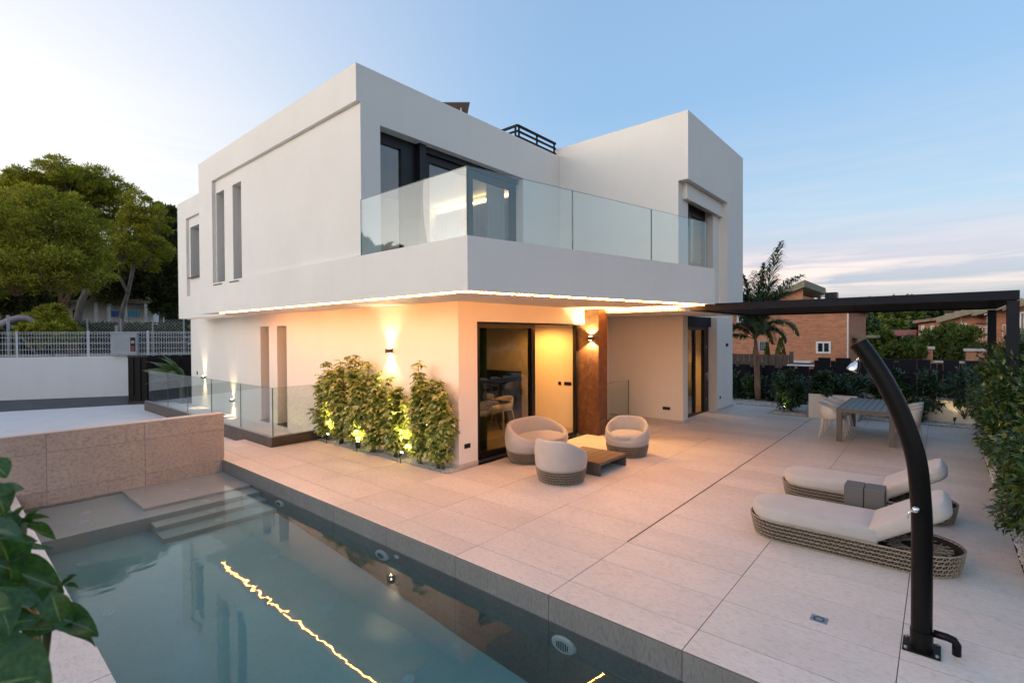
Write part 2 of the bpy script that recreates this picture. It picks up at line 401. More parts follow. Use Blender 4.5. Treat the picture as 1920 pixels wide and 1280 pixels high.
M_panel = simple('solar_panel', (.02, .025, .05), .15, var=.1); M_panelback = simple('solar_back', (.14, .09, .07), .6)
M_soil = simple('dark_soil', (.035, .027, .02), .95, var=.3, bmp=.4)
M_bark = simple('grey_bark', (.17, .14, .115), .95, var=.35, vscale=6, stretch=(1, 1, .35), bmp=.6, bscale=14)
M_bark_r = simple('reddish_bark', (.22, .13, .09), .95, var=.4, vscale=5, stretch=(1, 1, .35), bmp=.6, bscale=14)
M_stem = simple('green_stem', (.11, .12, .045), .7, var=.2)
M_twig = simple('brown_twig', (.10, .07, .045), .85, var=.2)
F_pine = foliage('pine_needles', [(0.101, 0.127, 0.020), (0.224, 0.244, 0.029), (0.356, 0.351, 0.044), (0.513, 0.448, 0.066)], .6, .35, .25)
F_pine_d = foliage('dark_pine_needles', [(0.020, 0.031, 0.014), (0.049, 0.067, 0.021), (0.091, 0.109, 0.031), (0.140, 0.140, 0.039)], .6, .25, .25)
F_tree = foliage('broad_tree_leaves', [(0.037, 0.071, 0.020), (0.102, 0.145, 0.027), (0.170, 0.212, 0.037), (0.255, 0.264, 0.051)], .55, .3, .3)
F_tree_d = foliage('dark_tree_leaves', [(0.018, 0.042, 0.018), (0.045, 0.083, 0.027), (0.075, 0.120, 0.036), (0.112, 0.150, 0.045)], .55, .25, .3)
F_hedge = foliage('hedge_leaves', [(0.015, 0.045, 0.015), (0.030, 0.078, 0.021), (0.051, 0.117, 0.027), (0.090, 0.150, 0.030), (0.195, 0.195, 0.038)], .30, .2, .5, .15)
F_shrub = foliage('glossy_shrub_leaves', [(0.017, 0.042, 0.017), (0.034, 0.070, 0.024), (0.053, 0.101, 0.031)], .30, .2, .5, .15)
F_shef = foliage('variegated_leaves', [(0.079, 0.137, 0.038), (0.161, 0.229, 0.055), (0.298, 0.354, 0.079), (0.638, 0.616, 0.204), (0.720, 0.720, 0.411)], .35, .42, .45, .1)
F_fern = foliage('palm_leaflets', [(0.044, 0.074, 0.032), (0.078, 0.117, 0.046), (0.128, 0.167, 0.063)], .5, .25, .3)
F_conifer = foliage('conifer_sprays', [(0.031, 0.063, 0.020), (0.070, 0.112, 0.025), (0.119, 0.161, 0.031), (0.182, 0.210, 0.042)], .6, .2, .25)

def corten():
    m, nt, N, L, b = new_mat('corten_cladding')
    v = coords(N, L, (1, 1, 1), False); v2 = coords(N, L, (3, 3, .5), False)
    n1 = noise(N, L, v, 5, 8, .75, .5); n2 = noise(N, L, v, 28, 5, .7); n3 = noise(N, L, v2, 4, 5, .6)
    c = rampn(N, L, n1, [(.3, (.045, .020, .012)), (.5, (.105, .046, .022)), (.68, (.19, .085, .036))])
    c = mixn(N, L, rampn(N, L, n2, [(.3, .6), (.5, 0.0)]), c, (.035, .02, .014))
    c = mixn(N, L, rampn(N, L, n3, [(.55, 0.0), (.75, .35)]), c, (.16, .07, .03))
    L.new(c, b.inputs['Base Color']); b.inputs['Roughness'].default_value = .6; bump(N, L, n2, b, .2, .003); return m
M_corten = corten()
def bigleaf_mat(name, deep, mid, rib):
    """glossy leaf with a pale midrib; UV x runs across the blade, y along it"""
    m, nt, N, L, b = new_mat(name)
    tc = N.new('ShaderNodeTexCoord'); se = N.new('ShaderNodeSeparateXYZ'); L.new(tc.outputs['UV'], se.inputs[0])
    v = coords(N, L, (1, 1, 1)); n = noise(N, L, v, 9, 4)
    c = rampn(N, L, n, [(.3, deep), (.7, mid)])
    d = N.new('ShaderNodeMath'); d.operation = 'ABSOLUTE'; sb = N.new('ShaderNodeMath'); sb.operation = 'SUBTRACT'; sb.inputs[1].default_value = .5
    L.new(se.outputs[0], sb.inputs[0]); L.new(sb.outputs[0], d.inputs[0])
    c = mixn(N, L, rampn(N, L, d.outputs[0], [(.012, .8), (.035, 0.0)]), c, rib)
    L.new(c, b.inputs['Base Color']); b.inputs['Roughness'].default_value = .36; b.inputs['Coat Weight'].default_value = .12; b.inputs['Coat Roughness'].default_value = .2
    tr = N.new('ShaderNodeBsdfTranslucent'); hs = N.new('ShaderNodeHueSaturation'); hs.inputs['Value'].default_value = 1.7; L.new(c, hs.inputs['Color']); L.new(hs.outputs[0], tr.inputs[0])
    ms = N.new('ShaderNodeMixShader'); ms.inputs[0].default_value = .28
    L.new(b.outputs[0], ms.inputs[1]); L.new(tr.outputs[0], ms.inputs[2]); L.new(ms.outputs[0], N['Material Output'].inputs[0])
    return m
F_big = bigleaf_mat('broad_glossy_leaf', (.018, .062, .013), (.060, .145, .026), (.22, .30, .09))
F_banana = bigleaf_mat('banana_leaf', (.045, .085, .02), (.10, .15, .035), (.22, .24, .09))

# ================================================================== ground, deck, pool
ZW = -0.245
def sheet(name, rects, z, mat, label):
    b = MB()
    for x0, x1, y0, y1 in rects: b.quad((x0, y0, z), (x1, y0, z), (x1, y1, z), (x0, y1, z))
    return tag(b.build(name, mat), label, kind='structure')
sheet('ground', [(-1500, 0.25, -1500, 1500), (3.8, 1500, -1500, 1500), (.25, 3.8, 11.0, 1500), (.25, 3.8, -1500, -4.2)], -.16, M_ground, 'bare ground stretching away round the plot')
def line_y(x, p, q): return p[1]+(q[1]-p[1])*(x-p[0])/(q[0]-p[0])
# pale paving behind the stone wall, dark driveway before the boundary wall
A0, A1 = (1.54, 24.79), (5.32, 23.27)
b = MB(); b.prism([(-14, 11.13), (6.25, 11.13), (6.25, line_y(6.25, A0, A1)), (-14, line_y(-14, A0, A1))], -.155, -.12)
tag(b.build('paving', M_pave), 'pale paving behind the stone wall', kind='structure')
W0, W1 = np.array((1.834, 29.466)), np.array((5.61, 27.315)); WD = (W1-W0)/np.linalg.norm(W1-W0); WN = np.array((-WD[1], WD[0]))
def wl(t, off=0.0): p = W0+WD*t+WN*off; return (p[0], p[1])
b = MB(); b.prism([(-14, line_y(-14, A0, A1)+.01), (9.5, line_y(9.5, A0, A1)+.01), wl(9), wl(-18)], -.157, -.135)
tag(b.build('driveway', M_asphalt), 'dark grey driveway in front of the white boundary wall', kind='structure')
# raised land behind the boundary wall
b = MB(); b.prism([wl(-60, .3), wl(60, .3), (120, 160), (-160, 200)], -.15, 1.45)
tag(b.build('terrain', M_ground), 'raised wooded ground behind the boundary wall', kind='structure')

deck_regions = [(3.77, 16.72, -.66, 6.60), (16.72, 18.3, 4.05, 6.6), (16.72, 17.25, -.66, 1.7), (3.77, 5.93, 6.60, 11.19), (3.83, 4.86, 11.19, 12.6), (16.72, 20.6, 5.42, 6.6)]
b = MB()
for x0, x1, y0, y1 in deck_regions: b.box(x0+.012, x1-.001, y0+.001, y1-.001, -.40, -.014)
deck = tag(b.build('deck', M_grout), 'large stone tile terrace between pool and house', kind='structure')
xs = [3.77, 4.125]+[4.73+.604*i for i in range(30)]
ys = [2.80+1.288*i for i in range(-4, 9)]
tile_cache = {}
def tile_mesh(w, d, mat):
    k = (round(w, 3), round(d, 3), mat.name)
    if k not in tile_cache:
        g = .0028; bb = MB(); e = .0012
        x0, x1, y0, y1 = g, w-g, g, d-g
        v = [(x0, y0, -.014), (x1, y0, -.014), (x1, y1, -.014), (x0, y1, -.014), (x0, y0, -e), (x1, y0, -e), (x1, y1, -e), (x0, y1, -e), (x0+e, y0+e, 0), (x1-e, y0+e, 0), (x1-e, y1-e, 0), (x0+e, y1-e, 0)]
        bb.add(v, [(0, 1, 5, 4), (1, 2, 6, 5), (2, 3, 7, 6), (3, 0, 4, 7), (4, 5, 9, 8), (5, 6, 10, 9), (6, 7, 11, 10), (7, 4, 8, 11), (8, 9, 10, 11)])
        bb.m = [1]*4+[0]*5; tile_cache[k] = bb.mesh('tile', [mat, M_grout])
    return tile_cache[k]
for rx0, rx1, ry0, ry1 in deck_regions:
    for i in range(len(xs)-1):
        for j in range(len(ys)-1):
            x0, x1, y0, y1 = max(xs[i], rx0), min(xs[i+1], rx1), max(ys[j], ry0), min(ys[j+1], ry1)
            if x1-x0 < .03 or y1-y0 < .03: continue
            if x0 > 13.5 and y0 > 5.7: continue
            o = link('tile', tile_mesh(x1-x0, y1-y0, M_tile), deck); o.location = (x0, y0, rng.uniform(-.0006, .0004))
def drain_slot():
    b = MB(); b.box(5.34, 16.4, 2.791, 2.809, -.003, .0016)
    o = b.build('slot_drain', M_black); tag(o, 'long black slot drain running across the terrace tiles', 'drain')
drain_slot()
def floor_drain():
    t = thing('floor_drain', 'small square steel drain grate beside the shower base', 'drain', (4.932, .778, 0), R(0))
    b = MB(); b.box(-.062, .062, -.062, .062, -.002, .004); b.build('plate', M_steel, t, local=True, bevel=.002)
    b = MB()
    for i in range(10):
        a = i*2*math.pi/10; c, s = math.cos(a), math.sin(a); u = np.array((c, s, 0)); v = np.array((-s, c, 0)); p = u*.036
        q = [p-u*.006-v*.008, p+u*.006-v*.008, p+u*.006+v*.008, p-u*.006+v*.008]
        b.add([(*x[:2], .0052) for x in q], [(0, 1, 2, 3)])
    tag(b.build('drain_holes', M_black, t, local=True), kind='stuff')
floor_drain()

# pool shell
b = MB()
prof = [(10.9, -.9), (9.15, -1.05), (4.0, -1.503), (-4.0, -1.75)]
v = []
for y, z in prof: v += [(.75, y, z), (3.80, y, z)]
b.add(v, [(2*i+1, 2*i, 2*i+2, 2*i+3) for i in range(3)])
b.build('pool_floor', M_pfloor); tag(bpy.data.objects['pool_floor'], 'pale stone pool bottom sloping to the deep end', kind='structure')
pw = MB().box(3.782, 3.95, -4.05, 10.9, -1.95, -.4).build('pool_wall', M_grout); tag(pw, 'grey stone pool side under the terrace edge', kind='structure')
def vtile(w, h, mat, axis):
    """wall tile lying in the plane x=0 (axis 'x', facing -x) or y=0 (axis 'y', facing -y)"""
    k = (round(w, 3), round(h, 3), mat.name, axis)
    if k not in tile_cache:
        g, e, t = .002, .0025, .014
        u0, u1, z0, z1 = g, w-g, g, h-g
        pts = [(u0, t, z0), (u1, t, z0), (u1, t, z1), (u0, t, z1), (u0, e, z0), (u1, e, z0), (u1, e, z1), (u0, e, z1), (u0+e, 0, z0+e), (u1-e, 0, z0+e), (u1-e, 0, z1-e), (u0+e, 0, z1-e)]
        if axis == 'x': pts = [(p[1], p[0], p[2]) for p in pts]
        f = [(0, 1, 5, 4), (1, 2, 6, 5), (2, 3, 7, 6), (3, 0, 4, 7), (4, 5, 9, 8), (5, 6, 10, 9), (6, 7, 11, 10), (7, 4, 8, 11), (8, 9, 10, 11)]
        bb = MB(); bb.add(pts, f if axis == 'y' else [q[::-1] for q in f]); tile_cache[k] = bb.mesh('tile', mat)
    return tile_cache[k]
for j in range(len(ys)-1):
    y0, y1 = max(ys[j], -4.0), min(ys[j+1], 10.9)
    if y1-y0 < .05: continue
    for z0, z1 in ((-.62, -.0145), (-1.24, -.62), (-1.9, -1.24)):
        o = link('tile', vtile(y1-y0, z1-z0, M_ptile, 'x'), pw); o.location = (3.77, y0, z0)
b = MB(); b.box(.60, .81, -4.05, 10.9, -1.95, -.0145); b.box(.60, 3.95, -4.3, -4.05, -1.95, -.0145); b.box(.60, 3.82, 10.905, 11.1, -1.95, -.3)
tag(b.build('pool_shell', M_ptile), 'grey stone sides of the pool', kind='structure')
pc = MB().box(.30, .80, -4.2, 10.89, -.4, -.0145).build('pool_coping', M_grout); tag(pc, 'pale stone coping along the planted side of the pool', kind='structure')
yy = 4.58-1.288*6
while yy < 10.88:
    y1 = min(yy+1.288, 10.89)
    if y1-yy > .05:
        o = link('tile', tile_mesh(.53, y1-yy, M_tile), pc); o.location = (.30, yy, 0)
    yy += 1.288
# steps under the water
def step(poly, z0, z1, label):
    tag(MB().prism(poly, z0, z1).build('pool_step', M_pfloor, bevel=.006), label, kind='structure')
step([(2.16, 9.52), (3.768, 9.52), (3.768, 10.9), (2.16, 10.9)], -.42, -.262, 'top pool step just under the water')
step([(.812, 9.15), (3.768, 9.15), (3.768, 10.9), (.812, 10.9)], -1.06, -.422, 'broad underwater bench across the pool end')
step([(2.15, 8.86), (3.768, 8.86), (3.768, 9.148), (2.15, 9.148)], -1.09, -.68, 'upper underwater step below the bench')
step([(2.15, 8.5), (3.768, 8.5), (3.768, 8.858), (2.15, 8.858)], -1.12, -.90, 'lowest underwater step')
b = MB(); b.box(.80, 3.776, -4.06, 10.908, -1.9, ZW)
tag(b.build('water', water_mat()), 'clear still pool water', kind='structure')

def jet(x, y, z, label, n=(0, 0, 1)):
    t = thing('pool_nozzle', label, 'nozzle', (x, y, z), group='round white fittings in the pool bottom')
    MB().lathe([(.062, 0), (.062, .006), (.055, .010), (.036, .011), (.034, .006)], n=20).build('ring', M_white, t, local=True)
    MB().lathe([(.022, .004), (.022, .014), (.016, .017)], n=14).build('cap', M_white, t, local=True)
    return t
def zf(y): return float(np.interp(y, [-4, 4, 9.15, 10.9], [-1.75, -1.503, -1.05, -.9]))
for x, y, l in ((1.26, 8.6, 'white floor nozzle near the bench on the planted side of the pool'), (1.26, 7.1, 'second white floor nozzle from the bench on the planted side'),
                (3.09, 7.05, 'white floor nozzle near the steps on the terrace side of the pool'), (3.03, 5.47, 'white floor nozzle in mid pool on the terrace side'),
                (3.02, 3.95, 'white floor nozzle at the deep end nearest the camera')):
    jet(x, y, zf(y), l)
for x, y, z, l in ((1.55, 10.15, -.422, 'white bench nozzle beside the stone wall'), (1.45, 9.7, -.422, 'white bench nozzle near the bench edge'), (2.9, 10.1, -.262, 'white nozzle in the top pool step'), (2.95, 9.33, -.422, 'white nozzle in the bench tread under the top step'), (2.95, 9.0, -.68, 'white nozzle in the upper underwater step'), (2.95, 8.68, -.90, 'white nozzle in the lowest underwater step')):
    jet(x, y, z, l)
def pool_light(y, z, label):
    t = thing('pool_light', label, 'pool light', (3.77, y, z), group='round lights in the pool wall')
    b = MB(); b.lathe([(.135, 0), (.135, .012), (.12, .03), (.085, .034)], n=28); o = b.build('rim', M_white, t, local=True, smooth=False); o.rotation_euler = (0, -math.pi/2, 0)
    b = MB(); b.lathe([(.083, .0), (.083, .026), (.06, .03)], n=24); o = b.build('lens', M_steel, t, local=True); o.rotation_euler = (0, -math.pi/2, 0)
    b = MB()
    for i in range(-3, 4):
        h = math.sqrt(.075**2-(i*.02)**2); b.bar((-.036, i*.02, -h), (-.036, i*.02, h), .006, .006)
    tag(b.build('grille', M_anth, t, local=True), kind='stuff')
pool_light(2.62, -.55, 'round pool light nearest the shower'); pool_light(5.46, -.57, 'round pool light in the middle of the pool wall'); pool_light(8.35, -.52, 'round pool light next to the pool steps')
t = thing('pool_inlet', 'small white inlet nozzle beside the middle pool light', 'nozzle', (3.77, 5.15, -.41))
o = MB().lathe([(.045, 0), (.045, .012), (.02, .016), (.02, .008)], n=16).build('ring', M_white, t, local=True); o.rotation_euler = (0, -math.pi/2, 0)

# stone wall across the pool end
sw = thing('stone_wall', 'free standing beige stone tile wall across the end of the pool', 'wall', (3.81, 10.9, 0))
MB().box(-3.2, 3.796, 10.914, 11.11, -.6, .902).build('core', M_grout, sw)
jx = [3.812, 2.498, 1.187, -.124, -1.435, -2.75]
for i in range(5):
    for z0, z1 in ((-.64, -.02), (-.02, .60), (.60, .905)):
        o = link('tile', vtile(jx[i]-jx[i+1], z1-z0, M_wtile, 'y'), sw); o.location = Vector((jx[i+1], 10.9, z0))-WLOC[sw.name]
MB().box(3.797, 3.812, 10.915, 11.112, -.3, .9045).build('end_tile', M_wtile, sw)
MB().box(-3.2, 3.813, 10.899, 11.113, .9052, .925).build('cap', M_cap, sw, bevel=.003)

# ================================================================== the villa
H = thing('villa', 'white cubic two storey villa with wide balcony and warm cove lighting', 'house', (6.263, 6.663, 0))
def part(name, b, mat, bevel=0, parent=None, smooth=False): return b.build(name, mat, parent or H, smooth, bevel)
XB, YB = 6.263, 6.663      # ground floor corner
ZS = 3.078                 # underside of the upper floor
# ground floor walls
b = MB(); b.wall('x', XB, XB+.40, YB, 21.0, -1.0, ZS, [(14.48, 15.04, .03, 2.74), (13.40, 13.975, .03, 2.74)]); part('wall', b, M_wall)
b = MB(); b.wall('y', YB, YB+.40, XB+.40, 10.69, -.3, ZS, [(6.75, 10.67, -.4, 2.715)]); part('wall', b, M_wall)
b = MB(); b.box(XB+.32, XB+.34, 13.3, 15.1, 0, 2.8); part('slot_glass', b, M_darkwin)
for y0, y1 in ((14.48, 15.04), (13.40, 13.975)): part('sill', MB().box(XB-.03, XB+.32, y0+.002, y1-.002, .0, .031), M_brown)
b = MB(); b.box(XB-.012, XB-.001, YB-.012, 11.2, -.02, .085); part('skirting', b, M_cap)
part('skirting', MB().box(XB-.001, 6.749, YB-.012, YB-.001, -.02, .085), M_cap)
# upper main block: outer relief layer, recessed panel layer with slots, front wall
XU, YU, ZT = 4.815, 7.633, 7.145
b = MB(); b.wall('x', XU, XU+.08, YU, 15.37, ZS, ZT, [(YU-.1, 14.40, 3.84, 6.50)]); part('wall', b, M_wall)
slots = [(13.80, 14.33, 3.80, 6.18), (12.74, 13.26, 3.80, 6.18)]
b = MB(); b.wall('x', XU+.0801, XU+.48, YU, 15.37, ZS, ZT, slots); part('wall', b, M_wall)
part('slot_glass', MB().box(XU+.42, XU+.44, 12.5, 14.5, 3.8, 6.3), M_darkwin)
for s in slots: part('sill', MB().box(XU-.012, XU+.42, s[0]-.012, s[1]+.012, 3.775, 3.803), M_brown)
b = MB(); b.wall('y', YU, YU+.36, XU+.48, 10.86, ZS, ZT, [(XU+.4, 9.34, 3.30, 6.22)]); part('wall', b, M_wall)
# back part set further in, with its own window recess
b = MB(); b.wall('x', 5.45, 5.53, 15.371, 19.45, ZS-.02, 6.88, [(15.3, 18.61, 3.77, 6.285)]); part('wall', b, M_wall)
b = MB(); b.wall('x', 5.5301, 6.0, 15.371, 19.45, ZS-.02, 6.88, [(15.6, 18.47, 4.36, 5.99)]); part('wall', b, M_wall)
part('sill', MB().box(5.44, 5.95, 15.6, 18.49, 4.335, 4.362), M_brown)
w = part('window', MB().wall('x', 5.84, 5.90, 15.6, 18.47, 4.36, 5.99, [(15.8, 18.38, 4.46, 5.84)]), M_black)
part('pane', MB().box(5.865, 5.873, 15.8, 18.38, 4.46, 5.84), M_darkwin, parent=w)
# roofs and hidden sides
part('soffit', MB().box(XU+.1001, XB+.39, YU-.0005, 15.36, ZS-.0005, ZS+.1), M_wall)
part('soffit', MB().box(5.54, XB+.39, 15.365, 19.3, ZS-.0005, ZS+.1), M_wall)
part('roof', MB().box(XU+.481, 13.0, YU+.361, 15.36, 6.75, 6.85), M_pave)
part('roof', MB().box(6.01, 13.0, 15.38, 19.44, 6.5, 6.6), M_pave)
part('roof', MB().box(XB+.41, 17.6, YB+.41, 20.9, ZS+.002, ZS+.20), M_pave)
b = MB(); b.box(13.0, 13.3, 7.64, 19.45, ZS+.2, 6.88); b.box(6.0, 13.0, 19.2, 19.45, ZS+.21, 6.88); b.box(5.3, 13, 15.0, 15.365, ZS+.21, 6.74); part('wall', b, M_wall)
b = MB(); b.box(XB+.4, 17.7, 20.7, 21.0, -.2, ZS); b.box(17.45, 17.77, 5.36, 20.7, -.2, ZS); part('wall', b, M_wall)
# tower
XT, YT, ZTT = 10.862, 4.207, 7.36
b = MB(); b.box(XT, 13.53, YT, YT+.22, 5.86, ZTT); b.box(13.5301, 14.87, YT, YT+.22, 2.975, ZTT); part('wall', b, M_wall)
b = MB(); b.wall('y', YT+.2201, YT+.66, XT, 14.87, 2.975, ZTT, [(11.42, 13.10, 3.45, 5.60)]); part('wall', b, M_wall)
part('lintel', MB().box(XT+.25, 13.529, YT+.12, YT+.2195, 5.50, 5.859), M_wall)
b = MB(); b.wall('x', XT, XT+.36, YT+.6601, 11.0, 2.975, ZTT); b.wall('x', 14.5, 14.87, YT+.6601, 11.0, 2.975, ZTT); b.box(XT+.36, 14.5, 10.7, 11.0, 2.975, ZTT); part('wall', b, M_wall)
part('roof', MB().box(XT+.361, 14.49, YT+.661, 10.69, 7.0, 7.1), M_pave)
part('soffit', MB().box(XT+.361, 14.499, YT+.661, 10.699, 2.976, 3.08), M_wall)
w = part('window', MB().wall('y', YT+.42, YT+.50, 11.42, 13.10, 3.45, 5.60, [(11.50, 13.0, 3.9, 5.36)]), M_black)
part('mullion', MB().box(11.95, 12.06, YT+.40, YT+.47, 3.9, 5.36), M_black, parent=w)
part('pane', MB().box(11.50, 13.0, YT+.455, YT+.463, 3.9, 5.36), M_win, parent=w)
part('rail', MB().box(11.44, 13.08, YT+.405, YT+.46, 4.12, 4.22), M_black, parent=w)
part('interior_floor', MB().box(XT+.37, 14.49, YT+.67, 10.69, 3.2, 3.3), M_floorin)
part('curtain', MB().add(*(lambda n: ([(12.35+.6*i/n, 4.93+.035*math.sin(i*1.9), z) for i in range(n+1) for z in (3.4, 5.5)], [(2*i, 2*i+2, 2*i+3, 2*i+1) for i in range(n)]))(36)), M_curt_w)
# tower ground floor
part('wall', MB().box(13.45, 13.80, 5.36, 7.66, -.2, 2.974), M_wall)
part('wall', MB().box(10.93, 13.449, 7.66, 7.9, -.2, 2.974), M_wall)
b = MB(); b.box(16.2, 17.449, 5.35, 5.75, -.2, 2.974); part('wall', b, M_wall)
for q in ((13.44, 13.4499, 5.3601, 7.6), (13.44, 13.8, 5.346, 5.3585), (16.19, 17.77, 5.336, 5.3485)): part('skirting', MB().box(*q, 0, .07), M_cap)
part('shutter_box', MB().box(13.801, 16.199, 5.54, 5.62, 2.68, 2.973), M_anth)
w = part('sliding_door', MB().wall('y', 5.62, 5.72, 13.801, 16.199, .0, 2.679, [(13.9, 15.02, .08, 2.58), (15.10, 15.82, .03, 2.58)]), M_black)
part('pane', MB().box(13.9, 15.02, 5.66, 5.668, .08, 2.58), M_win, parent=w)
part('handle', MB().box(16.0, 16.03, 5.59, 5.62, 1.0, 1.25), M_chrome, parent=w)
for z in (.35, 1.15, 2.0): part('hinge', MB().box(15.95, 15.975, 5.606, 5.62, z, z+.09), M_chrome, parent=w)
b = MB(); b.box(13.81, 17.44, 9.3, 9.5, 0, 2.9); b.box(17.0, 17.2, 5.76, 9.3, 0, 2.9); b.box(13.81, 17.44, 5.76, 9.3, 2.85, 2.95); b.box(13.81, 13.9, 5.76, 9.3, 0, 2.85); part('interior_wall', b, M_inner)
part('interior_floor', MB().box(13.81, 17.44, 5.73, 9.3, -.1, .004), M_floorin)
# stairwell wall behind pillar, glass guard
g = thing('glass_guard', 'low glass guard panel behind the rusty pillar', 'glass railing', (12.2, 6.99, 0))
MB().box(10.95, 13.44, 6.985, 6.997, .02, 1.10).build('pane', M_glass, g)
MB().box(10.95, 13.44, 6.97, 7.01, .0, .03).build('channel', M_steel, g)
b = MB(); b.box(13.425, 13.438, 6.984, 6.998, .03, 1.103); b.box(10.95, 13.424, 6.984, 6.998, 1.1005, 1.104); b.build('edge', M_glass_e, g)
# balcony
PO = [(XU, YU), (XU, 4.93), (10.75, 3.61), (10.86, 4.206), (10.86, YU)]
part('balcony_floor', MB().prism([(XU+.002, YU-.001), (XU+.002, 4.932), (10.748, 3.613), (10.858, 4.206), (10.858, YU-.001)], ZS, 3.42), M_wall)
dv = Vector((10.75-XU, 3.61-4.93, 0)).normalized(); nv = Vector((-dv.y, dv.x, 0))*.22
b = MB(); b.prism([(XU, YU-.001), (XU, 4.93), (XU+.22, 4.93+.17), (XU+.22, YU-.001)], 3.421, 3.815)
b.prism([(XU, 4.93), (10.75, 3.61), (10.79, 3.61+.22), (XU+.22, 4.93+.17)], 3.421, 3.815); part('parapet', b, M_wall)
# the outer skin of the balcony edge, one clean face from soffit to top
b = MB(); b.prism([(XU-.012, YU-.02), (XU-.012, 4.918), (10.752, 3.594), (10.756, 3.609), (XU, 4.9299), (XU, YU-.02)], ZS-.004, 3.822); part('fascia', b, M_wall)
part('fascia', MB().box(XU-.0, XU+.10, YU, 15.37, ZS-.004, ZS-.001), M_wall)
# light channel under the soffit
led = MB()
led.box(XU+.125, XU+.139, 5.12, 14.3, ZS-.013, ZS-.0005)
p0 = Vector((XU+.125, 5.12, 0)); p1 = Vector((10.70, 3.80, 0)); n2 = Vector((-(p1-p0).y, (p1-p0).x, 0)).normalized()*.014
led.prism([(p0.x+.015, p0.y), (p1.x, p1.y), (p1.x+n2.x, p1.y+n2.y), (p0.x+.015+n2.x, p0.y+n2.y)], ZS-.013, ZS-.0005)
led.box(10.80, 10.814, 3.98, 6.24, ZS-.013, ZS-.0005)
part('light_strip', led, M_led)
# corten pillar
pl = thing('pillar', 'rust brown metal clad pillar beside the open sliding door', 'pillar', (10.7, 6.6, 0))
MB().box(10.51, 10.92, 6.262, 6.97, 0, ZS-.001).build('cladding', M_corten, pl, bevel=.004)
MB().box(10.512, 10.918, 6.264, 6.968, -.01, .03).build('foot', M_black, pl)

# sliding door of the living room
w = part('sliding_door', MB().wall('y', 6.87, 6.97, 6.752, 10.668, .0, 2.714, [(7.02, 8.66, .11, 2.60), (8.80, 10.45, .03, 2.68)]), M_black)
part('pane', MB().box(7.02, 8.66, 6.915, 6.925, .11, 2.60), M_win2, parent=w)
part('sash', MB().wall('y', 6.86, 6.90, 6.92, 8.76, .03, 2.68, [(7.02, 8.66, .11, 2.60)]), M_black, parent=w)
for z in (.25, 1.25, 2.1): part('hinge', MB().box(10.52, 10.545, 6.845, 6.87, z, z+.12), M_chrome, parent=w)
# living room
b = MB(); b.box(10.60, 10.9, 7.05, 12.6, 0, 3.0); b.box(6.67, 10.6, 12.6, 12.8, 0, 3.0); b.box(6.664, 6.70, 7.07, 12.6, 0, 3.0); part('interior_wall', b, M_inner)
part('interior_ceiling', MB().box(6.67, 10.6, 7.07, 12.6, 2.78, 2.9), M_inner)
part('interior_floor', MB().box(6.67, 10.6, 6.98, 12.6, -.1, .006), M_floorin)
part('skirting', MB().box(10.585, 10.5995, 7.06, 12.5, .006, .09), M_cap)
def curtain(name, x0, x1, y, z0, z1, mat, n=44, amp=.04):
    v = [(x0+(x1-x0)*i/n, y+amp*math.sin(i*1.7), z) for i in range(n+1) for z in (z0, z1)]
    return part(name, MB().add(v, [(2*i, 2*i+2, 2*i+3, 2*i+1) for i in range(n)]), mat)
curtain('curtain', 6.9, 7.55, 7.2, .02, 2.7, M_curt_g)
def plate(loc, w, h, axis, label, name='wall_socket', cat='socket'):
    t = thing(name, label, cat, loc)
    hw, hh = w/2, h/2
    if axis == 'x': MB().box(-.012, .0, -hw, hw, -hh, hh).build('cover', M_plate, t, local=True, bevel=.002)
    else: MB().box(-hw, hw, -.012, 0, -hh, hh).build('cover', M_plate, t, local=True, bevel=.002)
    n = max(1, round(w/.075))
    for i in range(n):
        c = -hw+w*(i+.5)/n
        if axis == 'x': MB().box(-.0145, -.0121, c-.022, c+.022, -.028, .028).build('insert', M_anth, t, local=True)
        else: MB().box(c-.022, c+.022, -.0145, -.0121, -.028, .028).build('insert', M_anth, t, local=True)
plate((6.47, YB, .40), .15, .085, 'y', 'black double socket on the white wall end left of the sliding door')
plate((13.45, 5.83, .375), .22, .085, 'x', 'black socket plate low on the white wall behind the lounge chairs')
plate((16.48, 5.35, .42), .10, .085, 'y', 'black socket low beside the narrow orange lit door')
plate((17.15, 5.35, 2.09), .22, .11, 'y', 'small black plate high on the white wall end next to the palm', 'wall_plate', 'plate')
plate((XB, 20.37, 1.147), .09, .12, 'x', 'tiny black switch at the far end of the white side wall', 'wall_switch', 'switch')
plate((10.6, 7.47, 1.2), .085, .085, 'x', 'single black switch on the orange lit interior wall', 'wall_switch', 'switch')
plate((10.6, 7.22, 1.205), .22, .085, 'x', 'wide black switch plate on the orange lit interior wall', 'wall_switch', 'switch')
# upper room
w = part('window', MB().wall('y', 7.86, 7.95, XU+.4, 9.34, 3.42, 6.22, [(5.36, 5.92, 3.5, 6.02), (6.62, 7.72, 3.5, 5.95), (7.86, 9.16, 3.5, 5.95)]), M_black)
part('pane', MB().box(5.36, 5.92, 7.90, 7.91, 3.5, 6.02), M_win, parent=w)
part('pane', MB().box(6.62, 7.72, 7.90, 7.91, 3.5, 5.95), M_win, parent=w)
part('pane', MB().box(7.86, 9.16, 7.90, 7.91, 3.5, 5.95), M_win, parent=w)
part('post', MB().box(6.28, 6.44, 7.74, 7.859, 3.42, 6.218), M_black, parent=w)
part('guide_rail', MB().box(6.45, 9.33, 7.79, 7.859, 6.10, 6.215), M_black, parent=w)
b = MB(); b.box(10.3, 10.5, 7.96, 12.0, 3.43, 6.4); b.box(5.31, 10.5, 12.0, 12.2, 3.43, 6.4); part('interior_wall', b, M_inner)
